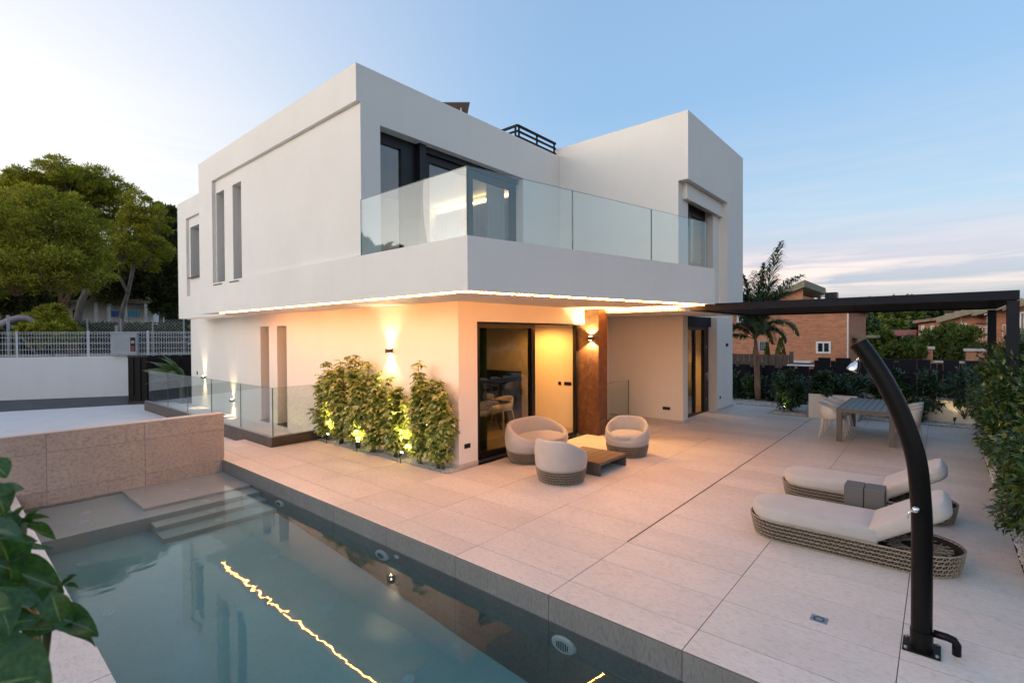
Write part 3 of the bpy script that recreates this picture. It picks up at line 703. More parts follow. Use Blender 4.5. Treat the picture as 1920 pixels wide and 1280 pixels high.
part('interior_ceiling', MB().box(5.31, 10.5, 8.0, 12.0, 6.42, 6.5), M_inner)
part('interior_floor', MB().box(5.31, 10.3, 7.96, 12.0, 3.38, 3.435), M_floorin)
hb = part('headboard', MB().box(10.26, 10.299, 8.0, 11.9, 3.44, 6.18), M_slat)
sl = MB().box(-.03, 0, 0, .035, 3.46, 6.18).mesh('slat', M_slat)
for i in range(64):
    o = link('slat', sl, hb); o.location = Vector((10.259, 8.05+i*.06, 0))-WLOC[H.name]
part('cove_light', MB().box(10.24, 10.295, 8.0, 11.9, 6.26, 6.29), M_cove)
part('curtain', MB().add(*(lambda n: ([(8.55+.62*i/n, 8.1+.03*math.sin(i*1.9), z) for i in range(n+1) for z in (3.45, 6.3)], [(2*i, 2*i+2, 2*i+3, 2*i+1) for i in range(n)]))(40)), M_curt_w)

# balcony glass
gr = thing('glass_railing', 'frameless glass balustrade on the white balcony parapet', 'glass railing', (XU+.05, 4.98, 3.822))
GT = 4.793
def pane_seg(a, b_, z0, z1, root, t=.016):
    a = Vector((*a, 0)); b_ = Vector((*b_, 0)); d = (b_-a).normalized(); n = Vector((-d.y, d.x, 0))*t
    g_ = d*.006; p = [a+g_, b_-g_, b_-g_+n, a+g_+n]
    o = MB().prism([(q.x, q.y) for q in p], z0, z1).build('pane', M_glass, root)
    e = MB(); e.prism([(q.x, q.y) for q in p], z1+.0005, z1+.003)
    for c in (a+g_, b_-g_): q = [c-d*.003, c, c+n, c-d*.003+n]; q = [c-d*.0025, c-d*.0005, c-d*.0005+n, c-d*.0025+n] if c == a+g_ else [c+d*.0005, c+d*.0025, c+d*.0025+n, c+d*.0005+n]; e.prism([(k.x, k.y) for k in q], z0, z1)
    e.build('edge', M_glass_e, o)
gx = XU+.04
pane_seg((gx, 7.60), (gx, 4.975), 3.8225, GT, gr)
ga, gb = Vector((gx, 4.965)), Vector((10.66, 3.72))
fr_ = [0, .34, .685, 1.0]
for i in range(3):
    p = ga.lerp(gb, fr_[i]); q = ga.lerp(gb, fr_[i+1]); pane_seg((p.x, p.y), (q.x, q.y), 3.8225, GT, gr)
pane_seg((10.70, 3.75), (10.80, 4.18), 3.8225, GT, gr)

# roof rail and solar panel
rr = thing('roof_rail', 'black metal railing on the roof edge beside the tower', 'railing', (9.27, 7.75, ZT))
b = MB()
for a, c in (((9.27, 7.75), (10.84, 7.75)), ((9.27, 7.75), (9.27, 10.6))):
    for z, hh in ((7.50, .05), (7.37, .035), (7.24, .035)):
        b.bar((*a, z), (*c, z), .05, hh)
b.build('rail', M_anth, rr)
for x, y in ((9.27, 7.81), (9.33, 7.75), (10.78, 7.75), (10.05, 7.76), (9.27, 9.2), (9.27, 10.5)):
    MB().box(x-.018, x+.018, y-.018, y+.018, ZT if y < 7.99 else 6.85, 7.475).build('post', M_anth, rr)
sp = thing('solar_panel', 'tilted dark solar panel showing above the roof edge', 'solar panel', (9.5, 10, 6.85))
hb_ = np.array((9.9, 10.0, 8.94)); hv = np.array((.65, -.76, 0)); dn = np.array((.55, .47, -.55))-hv*.25
q = [hb_, hb_-hv*2.1, hb_-hv*2.1+dn*1.6, hb_+dn*1.6]; nn = np.cross(-hv, dn); nn /= np.linalg.norm(nn); nn *= np.sign(nn[2])
MB().add([*q, *[p+nn*.05 for p in q]], [(0, 1, 2, 3), (4, 5, 6, 7), (0, 1, 5, 4), (1, 2, 6, 5), (2, 3, 7, 6), (3, 0, 4, 7)]).build('panel', M_panelback, sp)
MB().add([p+nn*.052 for p in q], [(0, 1, 2, 3)]).build('cells', M_panel, sp)
b = MB()
for f in (.1, .9):
    p = q[0]*(1-f)+q[1]*f; r_ = q[3]*(1-f)+q[2]*f
    b.bar(p+(r_-p)*.1, np.array((p[0]+.3, p[1]+.3, 6.85)), .04, .04); b.bar(p+(r_-p)*.85, np.array(((p+(r_-p)*.85)[0], (p+(r_-p)*.85)[1], 6.85)), .04, .04)
b.build('stand', M_galv, sp)

# glass-fenced light well along the side wall
lw = thing('stair_railing', 'low glass fence on a dark brown plinth beside the side wall', 'glass railing', (4.88, 11.2, 0))
b = MB(); b.box(4.88, 5.02, 11.21, 21.3, -.2, .20); b.box(5.0201, 6.258, 11.21, 11.35, -.2, .20); b.build('plinth', M_brown, lw, bevel=.003)
b = MB(); b.box(4.90, 4.96, 11.24, 21.25, .2005, .225); b.box(4.961, 6.258, 11.25, 11.31, .2005, .225); b.build('channel', M_steel, lw)
for y0, y1 in ((11.27, 13.03), (13.03, 14.98), (14.98, 16.92), (16.92, 18.82), (18.82, 20.9)):
    pane_seg((4.945, y0), (4.945, y1), .226, 1.30, lw)
pane_seg((4.95, 11.28), (6.255, 11.28), .226, 1.30, lw)
b = MB(); b.box(5.03, 6.26, 11.36, 15.5, -1.0, -.9)
for i in range(6): b.box(5.03, 6.26, 15.5+i*.3, 15.799+i*.3, -1.0, -.9+.14*(i+1))
b.box(5.03, 6.26, 17.301, 21.3, -1.0, -.02)
tag(b.build('stairs', M_pave), 'pale outdoor steps behind the glass fence', kind='structure')

# ------------------------------------------------------------------ lamps
def spot(loc, direction, energy, size, blend, col, root, radius=.02):
    l = bpy.data.lights.new('lamp_light', 'SPOT'); l.energy = energy; l.spot_size = size; l.spot_blend = blend; l.color = col; l.shadow_soft_size = radius
    o = bpy.data.objects.new('lamp_light', l); C.objects.link(o); o.location = loc
    o.rotation_euler = Vector(direction).to_track_quat('-Z', 'Y').to_euler()
    if root: o.parent = root
    return o
def sconce(loc, label, e=26, size=R(62), col=(1, .74, .42), blend=.75):
    t = thing('wall_lamp', label, 'wall lamp', loc, group='small up and down wall lamps')
    MB().wall('x', -.11, -.004, -.06, .06, -.045, .045, []).build('body', M_bronze, t, local=True, bevel=.004)
    MB().box(-.0041, .0, -.035, .035, -.03, .03).build('bracket', M_bronze, t, local=True)
    b = MB(); b.box(-.085, -.03, -.032, .032, .0452, .047); b.box(-.085, -.03, -.032, .032, -.047, -.0452); b.build('diffuser', M_lampglow, t, local=True)
    spot((-.075, 0, .06), (.05, 0, 1), e, size, blend, col, t); spot((-.075, 0, -.06), (.05, 0, -1), e, size, blend, col, t)
sconce((XB, 8.70, 2.14), 'bronze up and down wall lamp above the planted bed', 34, R(95))
sconce((XB, 19.6, 1.03), 'bronze up and down wall lamp at the far end of the side wall', 60, R(66))
sconce((XB, 17.08, .42), 'bronze up and down wall lamp low behind the glass fence', 50, R(66))
sconce((10.51, 6.46, 2.365), 'bronze up and down wall lamp on the rust brown pillar', 130, R(120), (1, .62, .25), .3)
def downlight(loc, label, e, col, size=R(120)):
    t = thing('ceiling_lamp', label, 'ceiling lamp', loc, group='recessed lamps in the rooms')
    MB().lathe([(.05, -.004), (.05, .0), (.03, .0)], n=16).build('diffuser', M_lampglow, t, local=True)
    spot((0, 0, -.02), (0, 0, -1), e, size, .5, col, t, .05)
downlight((9.7, 7.75, 2.775), 'recessed ceiling lamp by the open living room door', 190, (1, .41, .075), R(170))
downlight((9.2, 11.3, 2.775), 'recessed ceiling lamp at the back of the living room', 10, (1, .66, .22))
downlight((7.6, 10.6, 2.775), 'recessed ceiling lamp over the sofa indoors', 6, (1, .66, .25))
downlight((16.0, 7.4, 2.84), 'recessed ceiling lamp in the orange lit room', 130, (1, .46, .10))
downlight((12.6, 7.0, 6.98), 'ceiling lamp in the tower bedroom', 40, (1, .58, .22), R(150))

# ================================================================== furniture
def add_leaf_uv(me, uv):
    l = me.uv_layers.new(name='uv'); l.data.foreach_set('uv', np.array(uv, np.float32).ravel())
def surf(rows, closed_u=True):
    """quad grid from a list of rows of points"""
    n = len(rows[0]); v = [p for r in rows for p in r]; f = []
    for i in range(len(rows)-1):
        for j in range(n if closed_u else n-1):
            f.append((i*n+j, i*n+(j+1) % n, (i+1)*n+(j+1) % n, (i+1)*n+j))
    return v, f
def basket(name, path_fn, n, z0, z1, r0, r1, rings, root, mats, zig=2):
    """open woven strand body: path_fn(t, s) gives the outline point for t in 0..1 scaled by s; rings at several heights and zigzag strands between"""
    b = MB(); zs = np.linspace(z0, z1, rings)
    sc = lambda z: r0+(r1-r0)*((z-z0)/(z1-z0))**.7
    for k, z in enumerate(zs):
        pts = [(*path_fn(i/n, sc(z)), z) for i in range(n)]
        b.tube(pts, .0065 if 0 < k < rings-1 else .009, 5, closed=True)
    m = n*2
    for k in range(rings-1):
        pts = []
        for i in range(m):
            t = (i+.5*(k % 2))/m; z = zs[k] if i % 2 == 0 else zs[k+1]
            pts.append((*path_fn(t % 1, sc(z)+.004), z))
        b.tube(pts, .0055, 4, closed=True)
    o = b.build(name, mats, root, local=True); tag(o, kind='stuff'); return o
def tub_seat(name, label, cat, loc, rz, a, bb, group=None, hb=.74, hf=.43):
    """round padded tub seat on a woven base; open side towards local +x; a, bb = half sizes in x and y"""
    t = thing(name, label, cat, loc, rz, group)
    n = 72; e = 2.25 if a != bb else 2.0
    def out(th, s):
        c, sn = math.cos(th), math.sin(th)
        return (a*s*math.copysign(abs(c)**(2/e), c), bb*s*math.copysign(abs(sn)**(2/e), sn))
    def hgt(th):
        k = (1-math.cos(th))/2                      # 0 front, 1 back
        return hf+(hb-hf)*(min(1, k*1.12)**1.15)
    rows = []
    prof = [(.93, .225, 0), (.985, .24, 0), (1.0, .30, 0), (1.015, .42, 0), (1.0, 1.0, -.12), (.985, 1.0, -.045), (.955, 1.0, -.012), (.90, 1.0, 0.0), (.85, 1.0, -.012), (.81, 1.0, -.05), (.785, 1.0, -.11), (.765, .36, .0), (.70, .36, -.03), (.3, .36, -.03)]
    for s, z, dz in prof:
        r = []
        for i in range(n):
            th = 2*math.pi*i/n; h = hgt(th)
            zz = (h+dz) if z == 1.0 else (z if z < .41 or z > .43 else .24+(h-.24)*.5)
            if z == 1.0: zz = max(zz, .385 if s < .9 else zz)
            lean = 1+.03*math.sin(math.pi*min(1, max(0, (zz-.2)/.55)))
            r.append((*out(th, s*lean*(1.0 if z < 1 else 1.0)), zz))
        rows.append(r)
    v, f = surf(rows)
    o = MB().add(v, f).build('shell', M_fabric, t, smooth=True, local=True)
    ss = o.modifiers.new('subdivide', 'SUBSURF'); ss.levels = 1; ss.render_levels = 1
    # loose seat cushion
    rows = []
    for s, z in ((.0, .36), (.70, .362), (.775, .385), (.79, .415), (.765, .445), (.68, .462), (.4, .478), (.0, .485)):
        r = []
        for i in range(n):
            th = 2*math.pi*i/n; x, y = out(th, s)
            k = max(0, math.cos(th)); x += (.16*a/.43)*s*k**2
            r.append((x, y, z))
        rows.append(r)
    v, f = surf(rows); MB().add(v, f).build('cushion', M_fabric, t, smooth=True, local=True)
    pf = lambda tt, s: out(2*math.pi*tt, s)
    MB().add(*surf([[(*out(2*math.pi*i/40, s), z) for i in range(40)] for s, z in ((.70, .012), (.80, .02), (.90, .12), (.935, .225))])).build('basket_body', M_rope_in, t, local=True)
    basket('woven_base', pf, 44 if a == bb else 60, .015, .225, .86, .985, 6, t, M_rope)
    return t
tub_seat('armchair', 'pale tub armchair with its back to the pool in front of the coffee table', 'armchair', (6.92, 4.86, 0), R(2), .43, .43, 'pale tub seats with woven bases')
tub_seat('armchair', 'pale tub armchair with its seat facing the pool, beyond the coffee table', 'armchair', (9.27, 4.86, 0), R(196), .43, .43, 'pale tub seats with woven bases')
tub_seat('sofa', 'pale curved two seat tub sofa in front of the glass door', 'sofa', (7.88, 6.10, 0), R(-88), .46, .78, 'pale tub seats with woven bases', .76, .43)
# coffee table
ct = thing('coffee_table', 'low square brown slatted coffee table between the tub chairs', 'coffee table', (7.975, 4.925, 0))
m_s = MB().box(-.475, .475, 0, .150, .205, .232).mesh('slat', M_wood); m_v = MB().box(0, .028, 0, .150, .0, .204).mesh('slat', M_tabm)
for i in range(6):
    o = link('slat', m_s, ct); o.location = (0, -.475+i*.160, 0); o.modifiers.new('bevel', 'BEVEL').width = .003
    for x in (-.475, .447):
        o = link('slat', m_v, ct); o.location = (x, -.475+i*.160, 0)
MB().box(-.44, .44, -.46, .46, .17, .2).build('frame', M_tabm, ct, local=True)

# sun loungers
def lounger(loc, label):
    t = thing('sun_lounger', label, 'sun lounger', loc, group='pair of woven sun loungers')
    L_, W_ = 2.02, .76            # along local y: head end at low y
    r = W_/2; st = L_-W_; per = 2*st+2*math.pi*r
    def path(tt, s):
        d = (tt % 1)*per
        if d < st: p = (r, -st/2+d)
        elif d < st+math.pi*r: a = (d-st)/r; p = (r*math.cos(a), st/2+r*math.sin(a))
        elif d < 2*st+math.pi*r: p = (-r, st/2-(d-st-math.pi*r))
        else: a = math.pi+(d-2*st-math.pi*r)/r; p = (r*math.cos(a), -st/2+r*math.sin(a))
        q = (p[0], max(-st/2, min(st/2, p[1])))
        return (p[0]*s, q[1]+(p[1]-q[1])*s)
    basket('woven_base', path, 84, .012, .235, .88, 1.0, 6, t, M_rope)
    # dark inner bands, open in the middle
    n = 64
    MB().add(*surf([[(*path(i/n, s), z) for i in range(n)] for s, z in ((.80, .01), (.84, .02), (.955, .225))])).build('inner_basket', M_rope_in, t, local=True)
    b = MB()
    for i in range(18):                              # lattice of the open head end
        a = i*2.399; b.bar((.30*math.cos(a), -.62+.30*math.sin(a), .2), (.30*math.cos(a+2.2), -.62+.30*math.sin(a+2.2), .2), .007, .007)
    tag(b.build('lattice', M_rope, t, local=True), kind='stuff')
    def rim(sy, o): pass
    # mattress: rounded foot end, flat at the joint
    def pad(name, y0, y1, w, z0, h, foot, tilt=0.0):
        pts = []
        k = 14
        if foot:
            for i in range(k+1): a = math.pi*i/k; pts.append((w*math.cos(a), y1-w*.82+w*.82*math.sin(a)))
            pts += [(-w, y0+.02), (-w+.02, y0), (w-.02, y0), (w, y0+.02)]
        else:
            pts = [(w, y1-.015), (w-.015, y1), (-w+.015, y1), (-w, y1-.015), (-w, y0+.10), (-w+.05, y0+.03), (-w+.13, y0), (w-.13, y0), (w-.05, y0+.03), (w, y0+.10)]
        cx = 0; cyy = (y0+y1)/2; rows = []
        for s, z in ((.0, 0), (.90, 0), (.975, .02), (1.0, .055), (1.0, h-.05), (.975, h-.015), (.93, h-.003), (.6, h+.006), (0, h+.010)):
            off = (1-s)*w
            row = []
            for x, y in pts:
                dx, dy = x-cx, y-cyy; d = math.hypot(dx, dy)
                if s <= .6: f = s
                else: f = max(0, 1-off/max(d, .01)) if True else s
                row.append((cx+dx*f, cyy+dy*f, z))
            rows.append(row)
        v, f = surf(rows); o = MB().add(v, f).build(name, M_fabric, t, smooth=True, local=True)
        o.location.z = z0; o.rotation_euler.x = tilt; return o
    pad('mattress', -.32, .985, .375, .225, .165, True)
    o = pad('backrest', -.74, .0, .37, 0, .155, False); o.location = (0, -.30, .25); o.rotation_euler.x = R(-33)
    return t
lounger((6.80, .80, 0), 'woven sun lounger with pale mattress nearest the pool shower'); lounger((8.56, .82, 0), 'woven sun lounger with pale mattress behind the grey side table')
st = thing('side_table', 'grey cube side table split by a dark seam between the loungers', 'side table', (7.55, .70, 0))
for y in (-.205, .004): MB().box(-.15, .15, y, y+.20, .0, .56).build('block', M_side, st, local=True, bevel=.004)

# outdoor shower
sh = thing('outdoor_shower', 'curved black outdoor shower column with chrome head and foot tap', 'shower', (4.99, .10, 0))
pts = [(0, 0, .012)]
prof = [(.0, .10), (.0, .9), (.012, 1.2), (.035, 1.45), (.085, 1.66), (.150, 1.86), (.235, 2.06), (.33, 2.24), (.405, 2.362)]
from mathutils.geometry import interpolate_bezier
cv = [Vector((0, y, z)) for y, z in prof]
sm = []
for i in range(len(cv)-1):
    p0_, p1_, p2_, p3_ = cv[max(i-1, 0)], cv[i], cv[i+1], cv[min(i+2, len(cv)-1)]
    for k in range(5):
        u = k/5; sm.append(.5*((2*p1_)+(p2_-p0_)*u+(2*p0_-5*p1_+4*p2_-p3_)*u*u+(3*p1_-p0_-3*p2_+p3_)*u**3))
sm.append(cv[-1])
MB().tube([tuple(p) for p in sm], [.067]*len(sm), 32).build('column', M_shower, sh, smooth=True, local=True, bevel=.004)
dcap = (sm[-1]-sm[-2]).normalized()
MB().tube([tuple(sm[-1]-dcap*.01), tuple(sm[-1]+dcap*.012)], .0685, 32).build('cap', M_shower, sh, local=True)
MB().tube([(0, 0, .01), (0, 0, .145)], .072, 32).build('collar', M_shower, sh, local=True)
MB().box(-.115, .115, -.115, .115, .0, .012).build('base_plate', M_shower, sh, local=True, bevel=.003)
bm_ = MB().lathe([(.012, 0), (.012, .014), (.006, .018)], n=8).mesh('bolt', M_steel)
for x in (-.093, .093):
    for y in (-.093, .093): o = link('bolt', bm_, sh); o.location = (x, y, .012)
MB().tube([(0, -.07, .145), (.0, -.15, .145), (.0, -.19, .135), (.0, -.205, .11), (.0, -.205, .03)], .028, 14).build('foot_tap', M_shower, sh, smooth=True, local=True)
hp = Vector((0, .385, 2.215))
MB().tube([(0, .345, 2.27), tuple(hp+Vector((0, .02, .03))), tuple(hp+Vector((0, .04, .0)))], .012, 10).build('arm', M_chrome, sh, smooth=True, local=True)
o = MB().lathe([(.013, .05), (.02, .035), (.038, .0), (.046, -.035), (.046, -.045), (.03, -.047)], n=24).build('shower_head', M_chrome, sh, smooth=True, local=True); o.location = hp+Vector((0, .05, -.035)); o.rotation_euler.x = R(24)
lv = MB(); lv.tube([(-.06, .02, 1.10), (-.115, .045, 1.10)], .022, 14); lv.tube([(-.105, .04, 1.10), (-.115, .075, 1.075), (-.118, .085, 1.03)], .006, 8)
tag(lv.build('mixer_lever', M_chrome, sh, smooth=True, local=True), kind='stuff')

# dining set
dt = thing('dining_table', 'long taupe slatted dining table under the pergola', 'dining table', (14.62, 1.25, 0))
m_s = MB().box(-1.22, 1.22, 0, .118, .722, .75).mesh('slat', M_tabm)
for i in range(8):
    o = link('slat', m_s, dt); o.location = (0, -.50+i*.1255, 0); o.modifiers.new('bevel', 'BEVEL').width = .003
b = MB(); b.wall('x', -1.25, -1.221, -.53, .53, .67, .752); b.wall('x', 1.221, 1.25, -.53, .53, .67, .752)
b.box(-1.22, 1.22, -.53, -.503, .67, .752); b.box(-1.22, 1.22, .506, .53, .67, .752); tag(b.build('apron', M_tabm, dt, local=True), kind='stuff')
lg = MB().box(-.05, .05, -.05, .05, 0, .72).mesh('leg', M_tabm)
for x in (-1.199, 1.199):
    for y in (-.478, .478): o = link('leg', lg, dt); o.location = (x, y, 0)
def dchair():
    t = thing('dining_chair', 'x', 'dining chair', (0, 0, 0), group='white bucket chairs round the dining table')
    # bucket shell: seat opening towards local +x
    n = 40; rows = []
    for s, zf_, zb in ((.05, .44, .44), (.75, .44, .44), (.92, .455, .47), (1.0, .52, .60), (1.04, .60, .80), (1.0, .605, .81), (.93, .57, .74), (.86, .50, .56), (.7, .475, .475), (.05, .475, .475)):
        r = []
        for i in range(n):
            th = 2*math.pi*i/n; k = ((1-math.cos(th))/2)**.8
            front = max(0, math.cos(th))**1.5
            z = zf_+(zb-zf_)*k; z = z*(1-front)+(min(z, .49))*front
            r.append((.27*s*math.cos(th)*(1+.05*(z-.45)), .28*s*math.sin(th), z))
        rows.append(r)
    v, f = surf(rows); MB().add(v, f).build('shell', M_shell, t, smooth=True, local=True)
    v, f = surf([[(.24*s*math.cos(2*math.pi*i/24)+.02, .23*s*math.sin(2*math.pi*i/24), z) for i in range(24)] for s, z in ((.9, .478), (1, .495), (.95, .515), (.5, .525), (.02, .527))])
    MB().add(v, f).build('cushion', M_seatc, t, smooth=True, local=True)
    for x, y in ((.20, .20), (.20, -.20), (-.20, .20), (-.20, -.20)):
        MB().tube([(x*.85, y*.85, .46), (x*1.22, y*1.22, 0)], [.017, .011], 8).build('leg', M_beech, t, local=True)
    return t
dc0 = dchair(); first = True
for i, x in enumerate((13.86, 14.58, 15.30)):
    for y, rz, side in ((1.93, -90, 'house'), (.57, 90, 'hedge')):
        o = dc0 if first else copy_tree(dc0); first = False
        o.location = (x, y, 0); o.rotation_euler.z = R(rz+rng.uniform(-3, 3))
        o['label'] = f"white bucket dining chair on the table's {side} side, {('pool end', 'middle of its row', 'planter end')[i]}"

# pergola
pg = thing('pergola', 'black metal pergola frame attached to the tower over the dining table', 'pergola', (10.95, -.85, 0))
px0, px1, py0, py1 = 10.92, 15.2, -.93, 4.10
MB().box(px0, px0+.14, py0, 4.2, 2.962, 3.105).build('beam', M_anth, pg, bevel=.003)
MB().box(px1-.14, px1, py0, 4.2, 2.962, 3.105).build('beam', M_anth, pg, bevel=.003)
MB().box(px0+.1401, px1-.1401, py0, py0+.14, 2.962, 3.105).build('beam', M_anth, pg, bevel=.003)
MB().box(px0+.1401, px1-.1401, 4.06, 4.2, 2.962, 3.105).build('beam', M_anth, pg, bevel=.003)
for x in (px0, px1-.14): MB().box(x, x+.14, py0, py0+.14, -.1, 2.9445).build('post', M_anth, pg, bevel=.003)
ms_ = MB().box(px0+.1402, px1-.1402, 0, .194, 2.99, 3.05).mesh('slat', M_anth, off=(0, 0, 0))
for i in range(25):
    o = link('slat', ms_, pg); o.location = Vector((0, -.79+i*.1945, 0))-Vector((10.95, -.85, 0))
bl_ = MB().lathe([(.012, 0), (.012, .006)], n=8).mesh('bolt', M_steel)
for i in range(4):
    o = link('bolt', bl_, pg); o.location = Vector((px0+.25+i*1.2, py0+.142, 2.97))-Vector((10.95, -.85, 0)); o.rotation_euler = (-math.pi/2, 0, 0)

# living room furniture seen through the glass
def indoor():
    t = thing('dining_table', 'dark indoor dining table seen through the sliding door glass', 'table', (9.3, 9.3, .006), R(90))
    MB().box(-.9, .9, -.45, .45, .70, .74).build('tabletop', M_anth, t, local=True, bevel=.01)
    for x in (-.7, .7):
        MB().bar((x, -.3, 0), (x*.8, 0, .7), .04, .04).bar((x, .3, 0), (x*.8, 0, .7), .04, .04).build('trestle', M_black, t, local=True)
    for i, (x, y, rz) in enumerate(((8.62, 8.95, 0), (8.62, 9.65, 0), (9.98, 8.9, 180), (9.98, 9.6, 180))):
        c = copy_tree(dc0); c.location = (x, y, .006); c.rotation_euler.z = R(rz); c['group'] = 'pale chairs indoors'
        c['label'] = 'pale bucket chair indoors '+('on the near side of the indoor table, left', 'on the near side of the indoor table, right', 'beyond the indoor table, left', 'beyond the indoor table, right')[i]
    sb = thing('sideboard', 'tall black media panel on the indoor wall behind the indoor table', 'sideboard', (10.5, 9.7, .006))
    MB().box(-.10, .098, -.95, 1.3, .0, 1.45).build('panel', M_black, sb, local=True, bevel=.004)
    tag(sb)
indoor()
tub_seat('armchair', 'dark tub armchair indoors just behind the sliding door glass', 'armchair', (7.9, 8.1, .006), R(60), .42, .42)
for o in bpy.data.objects:
    if o.get('label', '').startswith('dark tub'):
        for ch in o.children:
            if ch.name.startswith(('shell', 'cushion')):
                ch.data.materials[0] = simple('dark_green_velvet', (.045, .055, .03), .8, sheen=.4)
dk = thing('desk', 'white desk in the orange lit room behind the narrow door', 'desk', (16.6, 7.2, .004))
MB().box(-.35, .38, -.6, .6, .70, .74).build('desktop', M_white, dk, local=True)
for y in (-.58, .56): MB().box(-.33, .36, y, y+.03, 0, .70).build('side_panel', M_white, dk, local=True)
dl = thing('desk_lamp', 'small black lamp on the desk in the orange lit room', 'lamp', (16.55, 6.8, .744))
MB().lathe([(.07, 0), (.07, .02), (.01, .025), (.01, .30)], n=16).build('stem', M_black, dl, local=True); MB().lathe([(.02, .42), (.06, .34), (.09, .28)], n=16).build('lamp_shade', M_bronze, dl, local=True)

# ================================================================== planting
NR = np.random.default_rng(11)
def unit(a): return a/np.maximum(np.linalg.norm(a, axis=-1, keepdims=True), 1e-9)
def leaf_arrays(c, d, up, L, W, fold=.18, droop=.15):
    """folded diamond leaves: base points c, axis d, up hint, length L, width W; returns vertices and triangles"""
    n = len(c); d = unit(d); s = unit(np.cross(d, up)); nrm = np.cross(s, d)
    L = np.broadcast_to(L, (n,))[:, None]; W = np.broadcast_to(W, (n,))[:, None]
    mid = c+d*L*.45+nrm*L*droop*.5
    V = np.stack([c, mid-s*W*.5+nrm*W*fold, mid, mid+s*W*.5+nrm*W*fold, c+d*L-nrm*L*droop*.3], 1).reshape(-1, 3)
    b = (np.arange(n)*5)[:, None, None]
    F = (b+np.array([[0, 2, 1], [0, 3, 2], [1, 2, 4], [2, 3, 4]])[None]).reshape(-1, 3)
    return V, F
def tri_mesh(name, V, F, mat):
    me = bpy.data.meshes.new(name); me.vertices.add(len(V)); me.vertices.foreach_set('co', np.ascontiguousarray(V, np.float32).ravel())
    me.loops.add(len(F)*3); me.loops.foreach_set('vertex_index', np.ascontiguousarray(F, np.int32).ravel())
    me.polygons.add(len(F)); me.polygons.foreach_set('loop_start', np.arange(0, len(F)*3, 3, dtype=np.int32)); me.polygons.foreach_set('loop_total', np.full(len(F), 3, np.int32))
    me.materials.append(mat); me.update(calc_edges=True); me.validate(); return me
def foliage_part(V, F, mat, root, name='foliage'):
    V = np.asarray(V)-np.array(WLOC[root.name])
    return tag(link(name, tri_mesh(name, V, F, mat), root), kind='stuff')
def blob_points(n, centre, radii, shell=.55, squash_low=True):
    """points in an ellipsoid, denser towards its surface, with the outward direction of each"""
    u = unit(NR.normal(size=(n, 3))); r = (shell+(1-shell)*NR.random((n, 1)))
    return np.array(centre)+u*r*np.array(radii), u
def clumpy(n, centre, radii, k, cr, seed=0):
    """leaf positions grouped in k smaller clumps spread over an ellipsoid"""
    cc, u = blob_points(k, centre, radii, .35)
    i = NR.integers(0, k, n); v = unit(NR.normal(size=(n, 3))); rr = cr*(.6+.8*NR.random(k))[i][:, None]
    return cc[i]+v*rr*(NR.random((n, 1))**.45), unit(v*.6+u[i])
def stems(root, base, tops, mat, r0, r1, n=6, name='stem'):
    b = MB(); base = np.array(base, float)
    for t_ in tops:
        t_ = np.array(t_, float); m = (base+t_)/2+NR.normal(size=3)*np.linalg.norm(t_-base)*.06
        p = [base, base*.6+m*.4+np.array((0, 0, .03)), m, m*.4+t_*.6, t_]
        b.tube(p, list(np.linspace(r0, r1, 5)), n)
    return b.build(name, mat, root, smooth=True)
def bush(name, label, cat, c, radii, nleaf, L, W, mat, group, k=26, cr=.2, base=None, stemmat=None, nst=9, updir=.5):
    """bushy shrub: c = centre of its crown"""
    base = base or (c[0], c[1], 0.0)
    t = thing(name, label, cat, base, group=group)
    P, u = clumpy(nleaf, c, radii, k, cr)
    P[:, 2] = np.maximum(P[:, 2], base[2]+.04)
    d = unit(u+NR.normal(size=u.shape)*.55+np.array((0, 0, -.12))); up = unit(np.array((0, 0, 1.))*updir*2+u*.6+NR.normal(size=u.shape)*.35)
    l = L*(.6+.7*NR.random(nleaf))
    V, F = leaf_arrays(P, d, up, l, l*W)
    foliage_part(V, F, mat, t)
    tops, _ = blob_points(nst, c, np.array(radii)*.8, .3)
    stems(t, base, tops, stemmat or M_twig, .014, .004)
    return t
def pebbles(name, poly_rects, n, size, z, label, mat=M_gravel):
    """bed of small rounded stones"""
    base = np.array([[1, 0, 0], [-1, 0, 0], [0, 1, 0], [0, -1, 0], [0, 0, 1], [0, 0, -1]], float)
    f = np.array([[0, 2, 4], [2, 1, 4], [1, 3, 4], [3, 0, 4], [2, 0, 5], [1, 2, 5], [3, 1, 5], [0, 3, 5]])
    ar = np.array([(x1-x0)*(y1-y0) for x0, x1, y0, y1 in poly_rects]); i = NR.choice(len(ar), n, p=ar/ar.sum()); rc = np.array(poly_rects)[i]
    p = np.stack([rc[:, 0]+(rc[:, 1]-rc[:, 0])*NR.random(n), rc[:, 2]+(rc[:, 3]-rc[:, 2])*NR.random(n), z+NR.random(n)*size*.5], 1)
    a = NR.random(n)*6.283; sx = size*(.5+.7*NR.random((n, 1))); q = base[None]*np.stack([sx[:, 0], sx[:, 0]*(.6+.4*NR.random(n)), sx[:, 0]*.55], 1)[:, None]
    ca, sa = np.cos(a)[:, None], np.sin(a)[:, None]
    V = np.stack([q[:, :, 0]*ca-q[:, :, 1]*sa, q[:, :, 0]*sa+q[:, :, 1]*ca, q[:, :, 2]], 2)+p[:, None]
    V += NR.normal(size=V.shape)*size*.10
    F = (np.arange(n)*6)[:, None, None]+f[None]
    o = link(name, tri_mesh(name, V.reshape(-1, 3), F.reshape(-1, 3), M_pebble)); return tag(o, label, kind='stuff')
M_pebble = foliage('white_pebble', [(.48, .46, .43), (.64, .62, .58), (.74, .72, .69), (.80, .78, .76)], .7, 0, .4)
M_bed = simple('gravel_bed', (.45, .43, .40), .9, var=.2, vscale=20)

